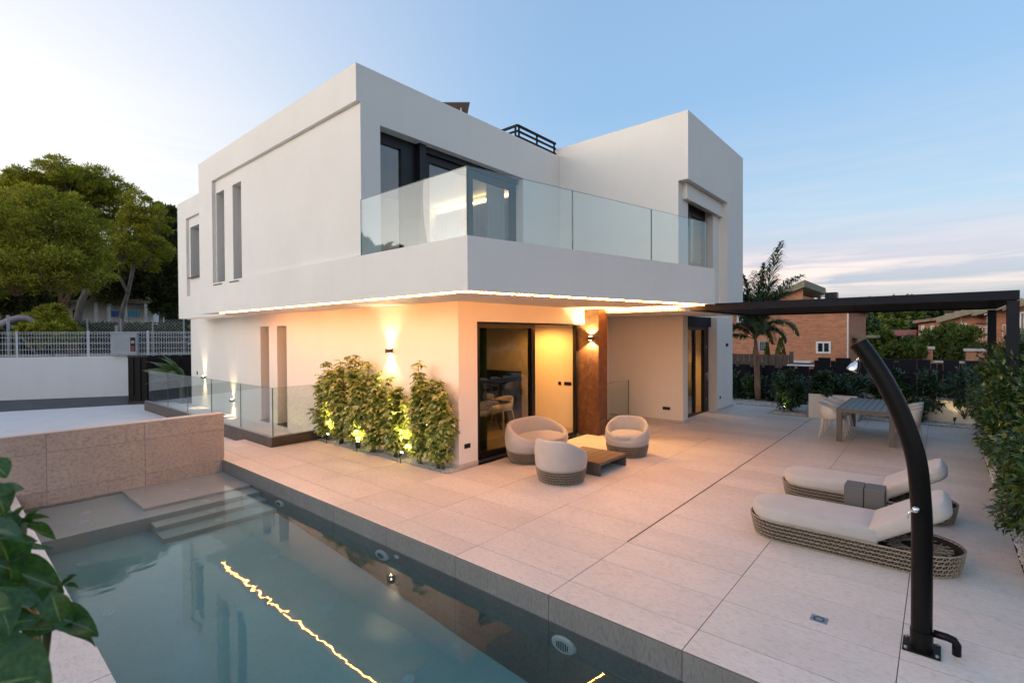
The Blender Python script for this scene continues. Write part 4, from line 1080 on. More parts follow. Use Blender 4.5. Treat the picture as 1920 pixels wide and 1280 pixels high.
# --- planted bed along the side wall
sheet('planting_bed', [(5.94, 6.25, 6.60, 11.18)], .004, M_bed, 'narrow gravel bed under the side wall')
pebbles('gravel', [(5.93, 6.24, 6.60, 11.18)], 3600, .017, .008, 'white pebbles in the narrow bed along the side wall')
def schefflera(label, x, y, h, lean, n, seed, spread=.26):
    """umbrella plant: upright canes carrying wheels of leaflets"""
    t = thing('umbrella_plant', label, 'shrub', (x, y, .01), group='umbrella plants along the warm lit wall')
    g = np.random.default_rng(seed); canes = MB(); Vs = []; Fs = []; nv = 0
    for k in range(n):
        a = g.uniform(0, 6.283); r = abs(g.normal())*.07
        b0 = np.array((x+r*math.cos(a)*.5, y+r*math.sin(a), .01)); hh = h*g.uniform(.45, 1.0)
        top = b0+np.array((-abs(g.normal())*spread*.40+.02, g.normal()*spread+lean*hh, hh))
        mid = (b0+top)/2+np.array((-.03, 0, 0))+g.normal(size=3)*.05
        ts = np.linspace(0, 1, 7)[:, None]; path = (1-ts)**2*b0+2*ts*(1-ts)*mid+ts**2*top
        canes.tube(path, list(np.linspace(.012, .006, 7)), 6)
        m = int(hh/.034)
        for j in range(m):
            f = .12+.88*(j+g.random())/m; i = min(5, int(f*6)); q = path[i]+(path[i+1]-path[i])*(f*6-i)
            az = j*2.4+g.uniform(-.4, .4); pet = .06+.10*g.random()*(1.15-f*.5)
            out = np.array((math.cos(az), math.sin(az), .25+.35*f)); out[0] -= .25; out /= np.linalg.norm(out); hub = q+out*pet
            hub[0] = min(hub[0], XB-.03)
            nl = int(g.integers(6, 9)); ang = np.arange(nl)*6.283/nl+g.uniform(0, 6)
            ax = unit(np.array((out[0]*.35, out[1]*.35, 1.0))+g.normal(size=3)*.22)
            s1 = unit(np.cross(ax, np.array((1., .2, 0)))); s2 = np.cross(ax, s1)
            dd = s1*np.cos(ang)[:, None]+s2*np.sin(ang)[:, None]-ax*.30
            l = .112*(.7+.6*g.random())
            V, F = leaf_arrays(np.repeat(hub[None], nl, 0), dd, np.repeat(ax[None], nl, 0), l, l*.50, .10, .12)
            Vs.append(V); Fs.append(F+nv); nv += len(V)
    canes.build('stem', M_stem, t, smooth=True)
    V = np.concatenate(Vs); V[:, 0] = np.minimum(V[:, 0], XB-.006)
    foliage_part(V, np.concatenate(Fs), F_shef, t)
for k, (x, y, h, lean, n, lab) in enumerate((
        (6.06, 10.95, 1.62, .10, 8, 'umbrella plant at the glass fence end of the planted bed'),
        (6.04, 10.30, 1.95, .0, 13, 'tall umbrella plant next to the glass fence end one'),
        (6.02, 9.60, 1.98, .0, 14, 'full umbrella plant left of the wall lamp'),
        (6.02, 9.0, 1.75, .02, 12, 'yellowish umbrella plant reaching up under the wall lamp'),
        (6.04, 8.25, 1.60, -.02, 10, 'thin umbrella plant right of the wall lamp'),
        (6.05, 7.50, 1.98, -.0, 8, 'umbrella plant with one tall leader second from the house corner'),
        (6.04, 6.95, 1.72, -.02, 12, 'umbrella plant at the house corner'))):
    schefflera(lab, x, y, h, lean, n, 40+k, .20 if k in (4, 5) else .26)
def garden_spot(loc, aim, label, e=9, col=(1, .72, .34), size=R(95)):
    t = thing('garden_spotlight', label, 'garden light', loc, group='small black spike spotlights in the beds')
    d = Vector(aim).normalized()
    o = MB().tube([tuple(-d*.045), tuple(d*.045)], [.026, .034], 14).build('head', M_black, t, local=True); o.location = (0, 0, .17)
    o = MB().tube([tuple(d*.0455), tuple(d*.047)], .028, 14).build('lens', M_spotglow, t, local=True); o.location = (0, 0, .17)
    MB().tube([(0, 0, -.02), (0, 0, .15)], .008, 6).build('spike', M_black, t, local=True)
    MB().tube([(.0, 0, .02), (-.03, .05, .012), (-.02, .11, .01), (.03, .16, .01)], .004, 5).build('cable', M_black, t, local=True)
    spot((d.x*.06, d.y*.06, .17+d.z*.06), d, e, size, .6, col, t)
garden_spot((5.86, 10.62, .01), (.42, -.45, 1), 'black spike spotlight at the glass fence end of the bed', 80, size=R(120))
garden_spot((5.84, 9.35, .01), (.38, -.15, 1), 'black spike spotlight in the middle of the narrow bed', 120, size=R(130))
garden_spot((5.84, 7.85, .01), (.40, -.5, 1), 'black spike spotlight near the house corner in the bed', 120, size=R(130))

# --- hedge along the right side
sheet('planting_bed', [(4.2, 17.24, -1.05, -.67)], .004, M_bed, 'gravel strip in front of the hedge')
sheet('planting_bed', [(4.2, 24, -3.2, -1.051)], .003, M_soil, 'dark soil under the hedge')
pebbles('gravel', [(4.6, 12, -1.02, -.665)], 5200, .022, .008, 'white pebbles between terrace and hedge')
pebbles('gravel', [(12, 17.2, -1.02, -.665)], 1600, .026, .008, 'white pebbles at the far end of the hedge')
hx = [7.1, 8.0, 8.9, 9.9, 10.9, 11.9, 13.0, 14.1, 15.3, 16.5]
hh = [1.55, 1.7, 1.8, 1.95, 2.15, 2.45, 2.5, 2.25, 1.9, 1.6]
hl = ['nearest the camera at the frame edge', 'second from the camera', 'third from the camera', 'beside the far lounger', 'with yellowed leaves in front', 'just before the near pergola post', 'tallest, by the near pergola post', 'behind the near pergola post', 'next to last before the dark fence', 'last before the dark fence']
for k, (x, h, l) in enumerate(zip(hx, hh, hl)):
    near = x < 10.5
    bush('hedge_shrub', 'dense glossy green hedge shrub, '+l, 'hedge', (x, -1.20, h*.52), (.62, .66, h*.50), 9500 if near else 6800, .092 if near else .10, .44, F_hedge, 'shrubs forming the right hedge', 34, .24, (x, -1.45, .0))
bush('climbing_shrub', 'pale flowered climbing shrub on the near pergola post', 'shrub', (11.6, -1.10, 1.95), (.42, .34, .62), 2600, .075, .42, F_hedge, None, 22, .2, (11.5, -1.15, 0))
for x, l in ((8.75, 'spike spotlight glowing low under the near hedge'), (12.9, 'spike spotlight glowing low under the far hedge')):
    garden_spot((x, -.86, .01), (0, -.4, 1), 'black '+l, 8)
# shrubs overhanging the gravel in front of the hedge
for x, y, l in ((8.2, -.84, 'small leafy sprig drooping over the gravel nearest the camera'), (10.4, -.80, 'low leafy sprig over the gravel beside the lounger'), (12.6, -.80, 'low leafy sprig over the gravel in mid hedge')):
    bush('low_shrub', l, 'shrub', (x, y-.1, .30), (.40, .22, .30), 700, .11, .42, F_hedge, 'low sprigs in front of the hedge', 9, .16, (x, y-.12, .0))

# --- back corner beds, planter and fence
b = MB(); b.prism([(16.74, 2.93), (16.74, 4.04), (18.31, 4.04), (18.31, 5.41), (20.6, 5.41), (20.6, 2.93)], -.1, .006)
tag(b.build('planting_bed', M_bed), 'gravel bed round the palm and back shrubs', kind='structure')
pebbles('gravel', [(16.76, 18.3, 2.94, 4.02), (18.32, 20.5, 2.94, 5.38)], 5200, .032, .012, 'white pebbles round the palm and back shrubs')
sheet('planting_bed', [(17.26, 18.0, -.66, 1.69)], .004, M_bed, 'gravel strip in front of the low back wall')
pebbles('gravel', [(17.26, 17.95, -.66, 1.69)], 2400, .032, .01, 'white pebbles behind the dining table')
pl = thing('planter', 'raised white planter wall behind the dining table', 'planter', (17.0, 2.3, 0))
MB().box(16.75, 18.6, 1.75, 2.92, -.1, .70).build('wall', M_wall, pl)
MB().box(16.74, 18.6, 1.74, 2.93, .7005, .735).build('cap', M_anth, pl)
MB().box(17.98, 18.6, -2.4, 1.749, -.1, .62).build('wall', M_wall, pl)
def board_fence(label, x, y0, y1, z0, ztop, seed, low=.10, horizontal=False):
    t = thing('board_fence', label, 'fence', (x, y0, z0)); g = random.Random(seed); y = y0
    big = True
    while y < y1-.02:
        w = g.uniform(.26, .42) if big else g.uniform(.09, .15)
        w = min(w, y1-y)
        b = MB().box(x-(.03 if big else 0), x+.02, y+.004, y+w-.004, z0, ztop-(0 if big else low)); b.build('board', M_anth, t)
        y += w; big = not big if g.random() > .12 else big
    MB().box(x+.021, x+.05, y0, y1, z0+.3, z0+.4).build('rail', M_anth, t); MB().box(x+.021, x+.05, y0, y1, ztop-.4, ztop-.3).build('rail', M_anth, t)
board_fence('tall dark board fence behind the raised planter', 18.65, -2.6, 3.1, 0, 1.68, 3)
board_fence('lower dark board fence behind the palm', 20.8, 3.11, 13.0, 0, 1.255, 5, .09)
for x, y, z0, h, rx, ry, l in ((17.15, 2.50, .66, .62, .46, .46, 'dark shrub at the outer corner of the raised planter'), (17.25, 1.95, .66, .60, .46, .42, 'dark shrub in the raised planter right of its corner'),
                               (18.1, 1.25, .40, .90, .46, .55, 'dark shrub behind the dining table, left'), (18.0, .35, .25, 1.0, .46, .6, 'dark shrub behind the dining table, right'),
                               (17.9, -.5, .15, 1.25, .5, .6, 'dark shrub where back bed and hedge meet'), (17.75, .75, .05, .45, .22, .55, 'low lit shrub under the dining table sight line')):
    bush('back_shrub', l, 'shrub', (x, y, z0+h*.5), (rx, ry, h*.5), 1500, .13, .40, F_shrub, 'dark glossy shrubs along the back', 16, .2, (x, y, z0))
for x, y, h, rx, ry, l in ((17.45, 3.52, 1.22, .42, .42, 'tall dark shrub with a spotlight at its foot left of the planter'), (19.6, 3.75, .92, .5, .45, 'dark shrub behind the spotlit shrub, beside the planter'),
                           (19.9, 4.45, .98, .45, .40, 'dark shrub just right of the palm trunk'), (20.1, 5.35, .95, .5, .4, 'dark shrub left of the palm trunk'), (20.2, 6.0, .85, .4, .4, 'dark shrub tucked by the tower wall end')):
    bush('back_shrub', l, 'shrub', (x, y, h*.5), (rx, ry, h*.5), 1900, .15, .36, F_shrub, 'dark glossy shrubs along the back', 18, .2, (x, y, .01))
garden_spot((17.0, 3.62, .01), (.35, -.1, 1), 'spike spotlight at the foot of the tall shrub by the planter', 16)
garden_spot((19.35, 5.75, .01), (.5, .0, 1), 'spike spotlight by the tower wall end', 16)
garden_spot((17.5, .85, .01), (.6, 0, 1), 'spike spotlight behind the dining table', 26)
garden_spot((17.5, -.3, .01), (.6, -.1, .8), 'spike spotlight at the hedge end of the back wall', 4)

# --- palm
def palm(label, base, crown_z, fronds, trunk_r, scale, group=None, mat=F_fern, nl=64, lean=(0, 0)):
    t = thing('palm_tree', label, 'palm tree', base, group=group)
    bx, by, bz = base; cr = np.array((bx+lean[0], by+lean[1], crown_z))
    n = 9; ts = np.linspace(0, 1, n)
    path = [np.array((bx+lean[0]*f**1.5, by+lean[1]*f**1.5, bz+(crown_z-bz)*f)) for f in ts]
    rad = [trunk_r*(1.25-.15*f if f > .25 else 1.0+.35*math.sin(f*4*math.pi/2)) for f in ts]; rad[-1] = trunk_r*.55; rad[-2] = trunk_r*.75
    MB().tube(path, rad, 12).build('trunk', M_bark_r, t, smooth=True)
    for az, el, L, droop, roll in fronds:
        g = NR; d0 = np.array((math.cos(az)*math.cos(el), math.sin(az)*math.cos(el), math.sin(el)))
        k = 16; pts = []; p = cr.copy(); d = d0.copy()
        for i in range(k):
            pts.append(p.copy()); d = unit(d+np.array((0, 0, -droop/k*(.4+1.8*i/k)))); p = p+d*L/k
        pts = np.array(pts); tan = unit(np.gradient(pts, axis=0))
        rach = MB().tube(pts, list(np.linspace(.022, .004, k)*scale), 5)
        f_ = np.linspace(.14, .995, nl); idx = np.clip((f_*(k-1)).astype(int), 0, k-2); fr = (f_*(k-1)-idx)[:, None]
        q = pts[idx]*(1-fr)+pts[idx+1]*fr; tt = tan[idx]
        side = unit(np.cross(tt, np.array((0, 0, 1.))+NR.normal(size=3)*.05))
        ll = L*.23*np.sin(np.pi*np.clip(f_*.86+.12, 0, 1))**.7
        Vs = []; Fs = []; nv = 0
        for sgn in (-1, 1):
            for rep in range(2):
                dd = unit(tt*.75+side*sgn*.8+NR.normal(size=q.shape)*.22+np.array((0, 0, .12-.25*rep)))
                l = ll*(.8+.4*NR.random(nl)); w = .020*scale
                s2 = unit(np.cross(dd, np.array((0, 0, 1.)))); m1 = q+dd*l[:, None]*.5; tip = m1+unit(dd+np.array((0, 0, -.9)))*l[:, None]*.5
                V = np.stack([q-s2*w*.4, q+s2*w*.4, m1+s2*w, m1-s2*w, tip], 1).reshape(-1, 3)
                F = ((np.arange(nl)*5)[:, None, None]+np.array([[0, 1, 2], [0, 2, 3], [3, 2, 4]])).reshape(-1, 3)
                Vs.append(V); Fs.append(F+nv); nv += len(V)
        fo = rach.build('frond', M_stem, t)
        V = np.concatenate(Vs)-np.array(WLOC[t.name]); link('leaflets', tri_mesh('leaflets', V, np.concatenate(Fs), mat), fo); fo.children[0]['kind'] = 'stuff'
    return t
RAZ = math.atan2(-.76, .65)     # direction of the picture's right at the palm
palm('young feathery palm with drooping fronds standing before the brick house', (19.57, 5.02, .01), 2.25,
     [(RAZ+.2, R(76), 4.0, .40, 0), (RAZ+.1, R(68), 3.3, 1.1, 0), (RAZ+2.9, R(76), 3.5, 2.0, 0), (RAZ+3.3, R(82), 2.6, .8, 0), (RAZ+1.2, R(82), 2.8, .9, 0), (RAZ-1.4, R(74), 2.6, 1.2, 0),
      (RAZ+3.0, R(25), 1.7, 1.5, 0), (RAZ+2.8, R(52), 1.9, 2.4, 0), (RAZ-.1, R(58), 1.6, 3.2, 0), (RAZ-.5, R(62), 2.0, 2.8, 0), (RAZ+.5, R(55), 1.6, 3.2, 0), (RAZ+1.9, R(60), 1.9, 2.6, 0), (RAZ-1.9, R(60), 1.9, 2.6, 0),
      (RAZ+.3, R(84), 3.0, .5, 0), (RAZ+2.6, R(80), 2.7, 1.2, 0), (RAZ+3.4, R(66), 2.2, 2.2, 0), (RAZ-.8, R(74), 2.3, 1.5, 0)], .085, 1.0, lean=(-.02, .08))

# --- broad leaved plant close to the camera on the planted side of the pool
def blade_mesh(name, arch, fold, wave, nx=6, ny=10):
    """unit leaf along +y, 1 long and 1 wide at its widest, curved and folded"""
    v = []; uv = []; f = []
    for j in range(ny+1):
        t_ = j/ny; w = .5*math.sin(math.pi*min(1, (t_*.985+.012)**1.08))**.85
        for i in range(nx+1):
            x = (i/nx-.5)*2
            z = -arch*t_*t_+fold*abs(x)*w+wave*math.sin(t_*9+x*2)*.02
            v.append((x*w, t_, z)); uv.append((i/nx, t_))
    luv = []
    for j in range(ny):
        for i in range(nx):
            q = (j*(nx+1)+i, j*(nx+1)+i+1, (j+1)*(nx+1)+i+1, (j+1)*(nx+1)+i); f.append(q); luv += [uv[k] for k in q]
    me = bpy.data.meshes.new(name); me.from_pydata(v, [], f); add_leaf_uv(me, luv); me.polygons.foreach_set('use_smooth', [True]*len(f)); me.materials.append(F_big); me.update(); return me
blades = [blade_mesh('leaf', a, fo, wv) for a, fo, wv in ((.30, .30, 1), (.45, .22, 1.6), (.15, .38, .8), (.6, .25, 1.2))]
def place_leaf(root, base, tip, width, up=(0, 0, 1), var=0, roll=0.0):
    base = Vector(base); d = Vector(tip)-base; L = d.length; y = d.normalized(); u = Vector(up); x = y.cross(u).normalized(); z = x.cross(y)
    m = Matrix((x, y, z)).transposed(); m = m @ Matrix.Rotation(roll, 3, 'Y')
    o = link('leaf', blades[var], root); o.location = base-WLOC[root.name]; o.rotation_euler = m.to_euler(); o.scale = (width, L, L*.9); return o
fp = thing('broad_leaved_shrub', 'glossy broad leaved shrub close to the camera beside the pool', 'shrub', (.10, 1.0, -.15))
def A(x, y, d): return at(x, y, d)
L_ = [((-40, 1050), (134, 1092), .86, .062, 1, .5), ((-30, 1120), (98, 1128), .80, .058, 0, -.3), ((60, 1142), (196, 1170), .84, .050, 1, .35), ((70, 1168), (188, 1196), .86, .034, 2, -.7),
      ((36, 1100), (112, 1152), .82, .042, 3, .2), ((96, 1108), (112, 1166), .78, .040, 0, .1), ((-50, 1236), (118, 1262), .70, .085, 1, .1), ((-40, 1290), (60, 1262), .68, .08, 0, .4),
      ((-20, 935), (40, 912), .95, .040, 2, .3), ((-25, 905), (28, 945), .93, .055, 3, -.2), ((-10, 962), (24, 1000), .94, .050, 1, .1), ((2, 980), (74, 982), .95, .018, 2, .6), ((20, 985), (42, 945), .95, .014, 2, .3),
      ((40, 978), (90, 966), .95, .014, 2, .2), ((45, 980), (70, 952), .95, .012, 2, .2), ((-20, 1012), (62, 1016), .90, .040, 0, -.4), ((-20, 1030), (66, 1010), .92, .036, 2, .5), ((118, 1098), (140, 1074), .86, .012, 2, 0), ((118, 1098), (146, 1098), .86, .010, 2, 0),
      ((10, 1160), (70, 1130), .80, .036, 2, -.5), ((-30, 1180), (48, 1150), .78, .05, 3, .4), ((-30, 1205), (70, 1208), .76, .034, 0, .2), ((40, 1180), (100, 1176), .82, .03, 2, .5), ((70, 1196), (160, 1150), .85, .025, 2, .2),
      ((-30, 1085), (30, 1110), .84, .045, 1, -.2), ((-40, 1150), (10, 1135), .75, .05, 0, .5), ((-20, 860), (12, 885), .98, .04, 1, .2), ((-20, 990), (20, 960), .97, .045, 0, .3)]
for (b0, t0, d, w, v_, rl) in L_:
    place_leaf(fp, A(*b0, d+.02), A(*t0, d), w*.70, up=(-.15, -.25, 1), var=v_, roll=rl)
g = np.random.default_rng(5)
for i in range(84):
    x, y = g.uniform(-170, 25), g.uniform(900, 1400); d = g.uniform(.78, 1.15); a = g.uniform(-2.2, .6); l = g.uniform(55, 110)
    p = A(x, y, d); q = A(x+l*math.cos(a), y-l*math.sin(a), d+g.uniform(-.08, .08))
    place_leaf(fp, p, q, g.uniform(.024, .038), up=(g.normal()*.3, g.normal()*.3, 1), var=int(g.integers(0, 4)), roll=g.normal()*.4)
b = MB(); root = np.array((.10, 1.0, -.15))
for q in ((20, 985, .95), (60, 1145, .84), (-30, 1120, .82), (100, 1100, .86), (-20, 1240, .72), (-20, 930, .95), (45, 980, .95)):
    e_ = A(*q); m_ = root*.4+e_*.6+np.array((-.08, .05, .05)); b.tube([root, root*.6+m_*.4, m_, m_*.45+e_*.55, e_], [.014, .012, .010, .007, .004], 8)
b.build('stem', M_stem, fp, smooth=True)
tag(MB().box(-.6, .295, -4, 10.8, -.4, -.05).build('planting_bed', M_soil), 'dark planting bed beside the pool coping', kind='structure')

# ================================================================== left background
bw = thing('boundary_wall', 'white rendered boundary wall behind the dark driveway', 'wall', (*wl(0), -.135))
MB().prism([wl(-18), wl(4.42), wl(4.42, .22), wl(-18, .22)], -.2, 1.63).build('wall', M_wall2, bw)
MB().prism([wl(4.43), wl(30), wl(30, .22), wl(4.43, .22)], -.2, 1.60).build('wall', M_anth, bw)
mf = thing('mesh_fence', 'white welded wire mesh fence on top of the boundary wall', 'fence', (*wl(0, .1), 1.63))
def wmesh():
    b = MB(); z0, z1 = 1.64, 2.70
    t_ = -14.0
    while t_ < 8.5:
        p = wl(t_, .1); b.box(p[0]-.006, p[0]+.006, p[1]-.006, p[1]+.006, z0, z1); t_ += .095
    tag(b.build('vertical_wire', M_mesh, mf), kind='stuff')
    for z in (1.68, 1.72, 1.95, 2.18, 2.22, 2.45, 2.62, 2.68):
        a, c = wl(-14, .09), wl(8.5, .09); MB().bar((*a, z), (*c, z), .014, .014).build('horizontal_wire', M_mesh, mf)
    for t_ in (-9.2, -6.8, -4.4, -1.95, .53, 2.97, 5.15, 7.4):
        p = wl(t_, .1); MB().box(p[0]-.035, p[0]+.035, p[1]-.035, p[1]+.035, 1.60, 2.74).build('post', M_mesh, mf)
wmesh()
# meter box on the fence
p = wl(4.32, -.12)
mb_ = thing('meter_box', 'grey utility cabinet mounted over the end of the white wall', 'cabinet', (p[0], p[1], 1.70), math.atan2(WD[1], WD[0]))
MB().box(-.47, .47, 0, .22, .02, .92).build('body', M_metbox, mb_, local=True, bevel=.01)
for i in range(7): MB().box(-.40, .18, -.012, -.001, .18+i*.09, .215+i*.09).build('louver', M_metbox, mb_, local=True)
MB().box(.24, .42, -.015, -.001, .12, .74).build('window', M_black, mb_, local=True); MB().box(.27, .39, -.022, -.0155, .14, .36).build('label', M_red, mb_, local=True); MB().box(.27, .39, -.022, -.0155, .48, .60).build('meter', M_galv, mb_, local=True)
MB().box(-.50, .50, -.03, .25, .921, .96).build('lid', M_metbox, mb_, local=True)
MB().box(-.47, .50, -.03, .23, -.04, .019).build('shelf', M_galv, mb_, local=True)
# dark gate and board fence at the end of the driveway
def boards_along(root, p, q, z0, ztop, seed, mat, low=.09, widths=(.28, .5), narrow=(.10, .16)):
    g = random.Random(seed); p = np.array(p); q = np.array(q); d = (q-p); Ld = np.linalg.norm(d); d /= Ld; n = np.array((-d[1], d[0])); s = 0; big = True
    while s < Ld-.03:
        w = min(g.uniform(*widths) if big else g.uniform(*narrow), Ld-s); o_ = 0 if big else .04
        a, c = p+d*(s+.005)+n*o_, p+d*(s+w-.005)+n*o_
        MB().prism([tuple(a), tuple(c), tuple(c+n*.03), tuple(a+n*.03)], z0, ztop-(0 if big else low)).build('board', mat, root)
        s += w; big = not big
M_gate = simple('dark_brown_gate', (.012, .010, .010), .7, var=.2, spec=.12)
gt = thing('sliding_gate', 'dark brown gate panel at the end of the white wall', 'gate', (4.95, 23.75, -.13))
boards_along(gt, (4.93, 23.72), (5.42, 23.05), -.10, 1.70, 8, M_gate, .0, (.2, .3), (.05, .07))
MB().bar((4.93, 23.70, 1.72), (5.44, 23.02, 1.72), .07, .08).build('frame', M_black, gt); MB().bar((4.93, 23.70, -.06), (5.44, 23.02, -.06), .07, .10).build('frame', M_black, gt)
bf = thing('board_fence', 'dark brown board fence with stepped top behind the glass fence', 'fence', (6.0, 24.5, -.13))
boards_along(bf, (5.55, 24.7), (9.0, 22.75), -.12, 1.70, 12, M_gate, .16)
# banana-like plant by the far house corner
bp_ = thing('banana_plant', 'large leaved banana plant at the far corner of the villa', 'plant', (6.3, 22.2, -.12))
bl2 = [blade_mesh('leaf', .35, .2, 1.0, 6, 10), blade_mesh('leaf', .6, .2, 1.0, 6, 10)]
for m in bl2: m.materials[0] = F_banana
g = np.random.default_rng(9)
for i, (az, el, l) in enumerate(((2.6, 50, 1.25), (3.3, 62, 1.2), (2.9, 30, 1.3), (3.8, 75, 1.1), (2.3, 70, 1.3), (4.3, 40, 1.0), (3.1, 15, 1.1), (1.5, 60, 1.0))):
    b0 = np.array((6.3, 22.2, .75)); e_ = b0+l*np.array((math.cos(az)*math.cos(R(el)), math.sin(az)*math.cos(R(el)), math.sin(R(el))))
    o = place_leaf(bp_, b0, e_, .34, up=(.3, -.4, 1), var=0, roll=g.normal()*.4); o.data = bl2[i % 2]
MB().tube([(6.3, 22.2, -.15), (6.28, 22.18, .4), (6.3, 22.2, .85)], [.09, .08, .05], 10).build('stem', M_stem, bp_, smooth=True)

def pine(label, trunk_px, D, blobs, n, seed, mat=F_pine, trunk_r=.20, tuft=.24, group='pine trees behind the white boundary wall', bark=M_bark, forks=()):
    """umbrella pine: trunk path and crown blobs given as sight lines at the tree's own distance D"""
    base = at(*trunk_px[0], D); base[2] = 1.45
    t = thing('pine_tree', label, 'pine tree', tuple(base), group=group)
    g = np.random.default_rng(seed)
    path = [base]+[at(x, y, D+g.normal()*.3) for x, y in trunk_px[1:]]
    MB().tube(path, list(np.linspace(trunk_r, trunk_r*.45, len(path))), 9).build('trunk', bark, t, smooth=True)
    for fk in forks:
        p = [at(x, y, D+g.normal()*.3) for x, y in fk]; MB().tube(p, list(np.linspace(trunk_r*.6, trunk_r*.15, len(p))), 7).build('limb', bark, t, smooth=True)
    C_ = []; U_ = []; pxm = D/FPX*1.02
    tot = sum(rx*ry for _, _, rx, ry in blobs)
    twigs = MB()
    for x, y, rx, ry in blobs:
        c = at(x, y, D+g.normal()*.8); rr = np.array((rx*pxm, rx*pxm*.9, ry*pxm))
        k = max(14, int(48*rx*ry/1600)); m = int(n*2.6*rx*ry/tot)
        sub = c+unit(g.normal(size=(k, 3)))*rr*.90*(g.random((k, 1))**.4); sr = .145*min(rr[0], rr[2])*(.6+.8*g.random(k))
        i = g.integers(0, k, m); v = unit(g.normal(size=(m, 3))+np.array((0, 0, .45)))
        C_.append(sub[i]+v*sr[i][:, None]*np.array((1.5, 1.5, .8))*(.25+1.25*g.random((m, 1))**.8)); U_.append(unit(v+np.array((0, 0, .5))))
        for q in sub[::3]:
            h_ = (c+q)/2+g.normal(size=3)*.2; twigs.tube([c-np.array((0, 0, rr[2]*.8)), h_, q], [.05, .03, .012], 4)
    tag(twigs.build('branches', bark, t), kind='stuff')
    P = np.concatenate(C_); U = np.concatenate(U_); m = len(P)
    d = unit(U+g.normal(size=P.shape)*.5); up = unit(g.normal(size=P.shape)); l = tuft*(.5+.8*g.random(m))
    s = unit(np.cross(d, up)); w = (l*.11)[:, None]; l = l[:, None]
    V = np.stack([P, P+d*l*.6+s*w, P+d*l, P+d*l*.6-s*w], 1).reshape(-1, 3); b0 = (np.arange(m)*4)[:, None, None]
    F = (b0+np.array([[0, 1, 2], [0, 2, 3]])[None]).reshape(-1, 3)
    foliage_part(V, F, mat, t, 'crown'); return t
pine('big light green pine with clumped crown at the left frame edge', [(140, 660), (128, 615), (118, 575), (112, 530), (95, 480)], 34,
     [(55, 420, 78, 48), (20, 470, 70, 50), (110, 455, 62, 52), (150, 425, 42, 34), (95, 500, 78, 40), (30, 520, 55, 30), (150, 490, 40, 40), (90, 385, 50, 30)], 34000, 21, F_pine, .22, .19,
     bark=M_bark_r, forks=[[(118, 575), (132, 545), (150, 520), (170, 480)], [(112, 545), (80, 520), (50, 480)]])
pine('tall round topped pine rising behind the big light green one', [(133, 660), (145, 600), (152, 565), (172, 530), (190, 500), (180, 420)], 43,
     [(60, 350, 45, 28), (125, 335, 52, 26), (180, 362, 50, 34), (100, 370, 60, 28), (205, 395, 30, 36), (150, 345, 36, 30), (30, 360, 30, 22)], 26000, 22, F_pine, .24, .22,
     forks=[[(152, 565), (158, 540), (158, 515)], [(190, 500), (205, 470), (215, 440)], [(172, 440), (120, 400), (80, 370)]])
pine('slender airy pine left of the villa with a leaning trunk', [(220, 660), (226, 610), (230, 580), (240, 550), (250, 500), (262, 430)], 40,
     [(262, 400, 30, 32), (245, 440, 34, 30), (285, 430, 26, 34), (225, 470, 30, 26), (270, 475, 44, 30), (300, 410, 16, 24)], 16000, 23, F_pine, .17, .20,
     forks=[[(240, 550), (225, 520), (205, 505), (190, 490)], [(250, 500), (280, 480), (300, 460)]])
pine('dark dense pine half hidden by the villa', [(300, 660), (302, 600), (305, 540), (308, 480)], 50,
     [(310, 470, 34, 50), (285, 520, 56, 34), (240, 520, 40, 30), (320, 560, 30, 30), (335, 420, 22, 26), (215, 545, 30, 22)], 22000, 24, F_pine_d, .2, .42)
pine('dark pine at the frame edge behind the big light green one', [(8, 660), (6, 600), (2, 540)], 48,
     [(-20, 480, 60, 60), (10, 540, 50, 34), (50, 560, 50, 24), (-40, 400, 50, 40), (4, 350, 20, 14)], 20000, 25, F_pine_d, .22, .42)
pine('low scrubby pine with pale bare twigs under the big one', [(100, 660), (98, 630), (95, 605)], 31,
     [(85, 598, 30, 20), (110, 620, 22, 18), (75, 625, 26, 16)], 5000, 26, F_pine, .06, .26)
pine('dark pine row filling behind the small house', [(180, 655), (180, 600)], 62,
     [(60, 560, 60, 34), (160, 540, 60, 30), (235, 560, 50, 26), (300, 590, 40, 30), (-20, 590, 50, 40)], 16000, 27, F_pine_d, .2, .5)
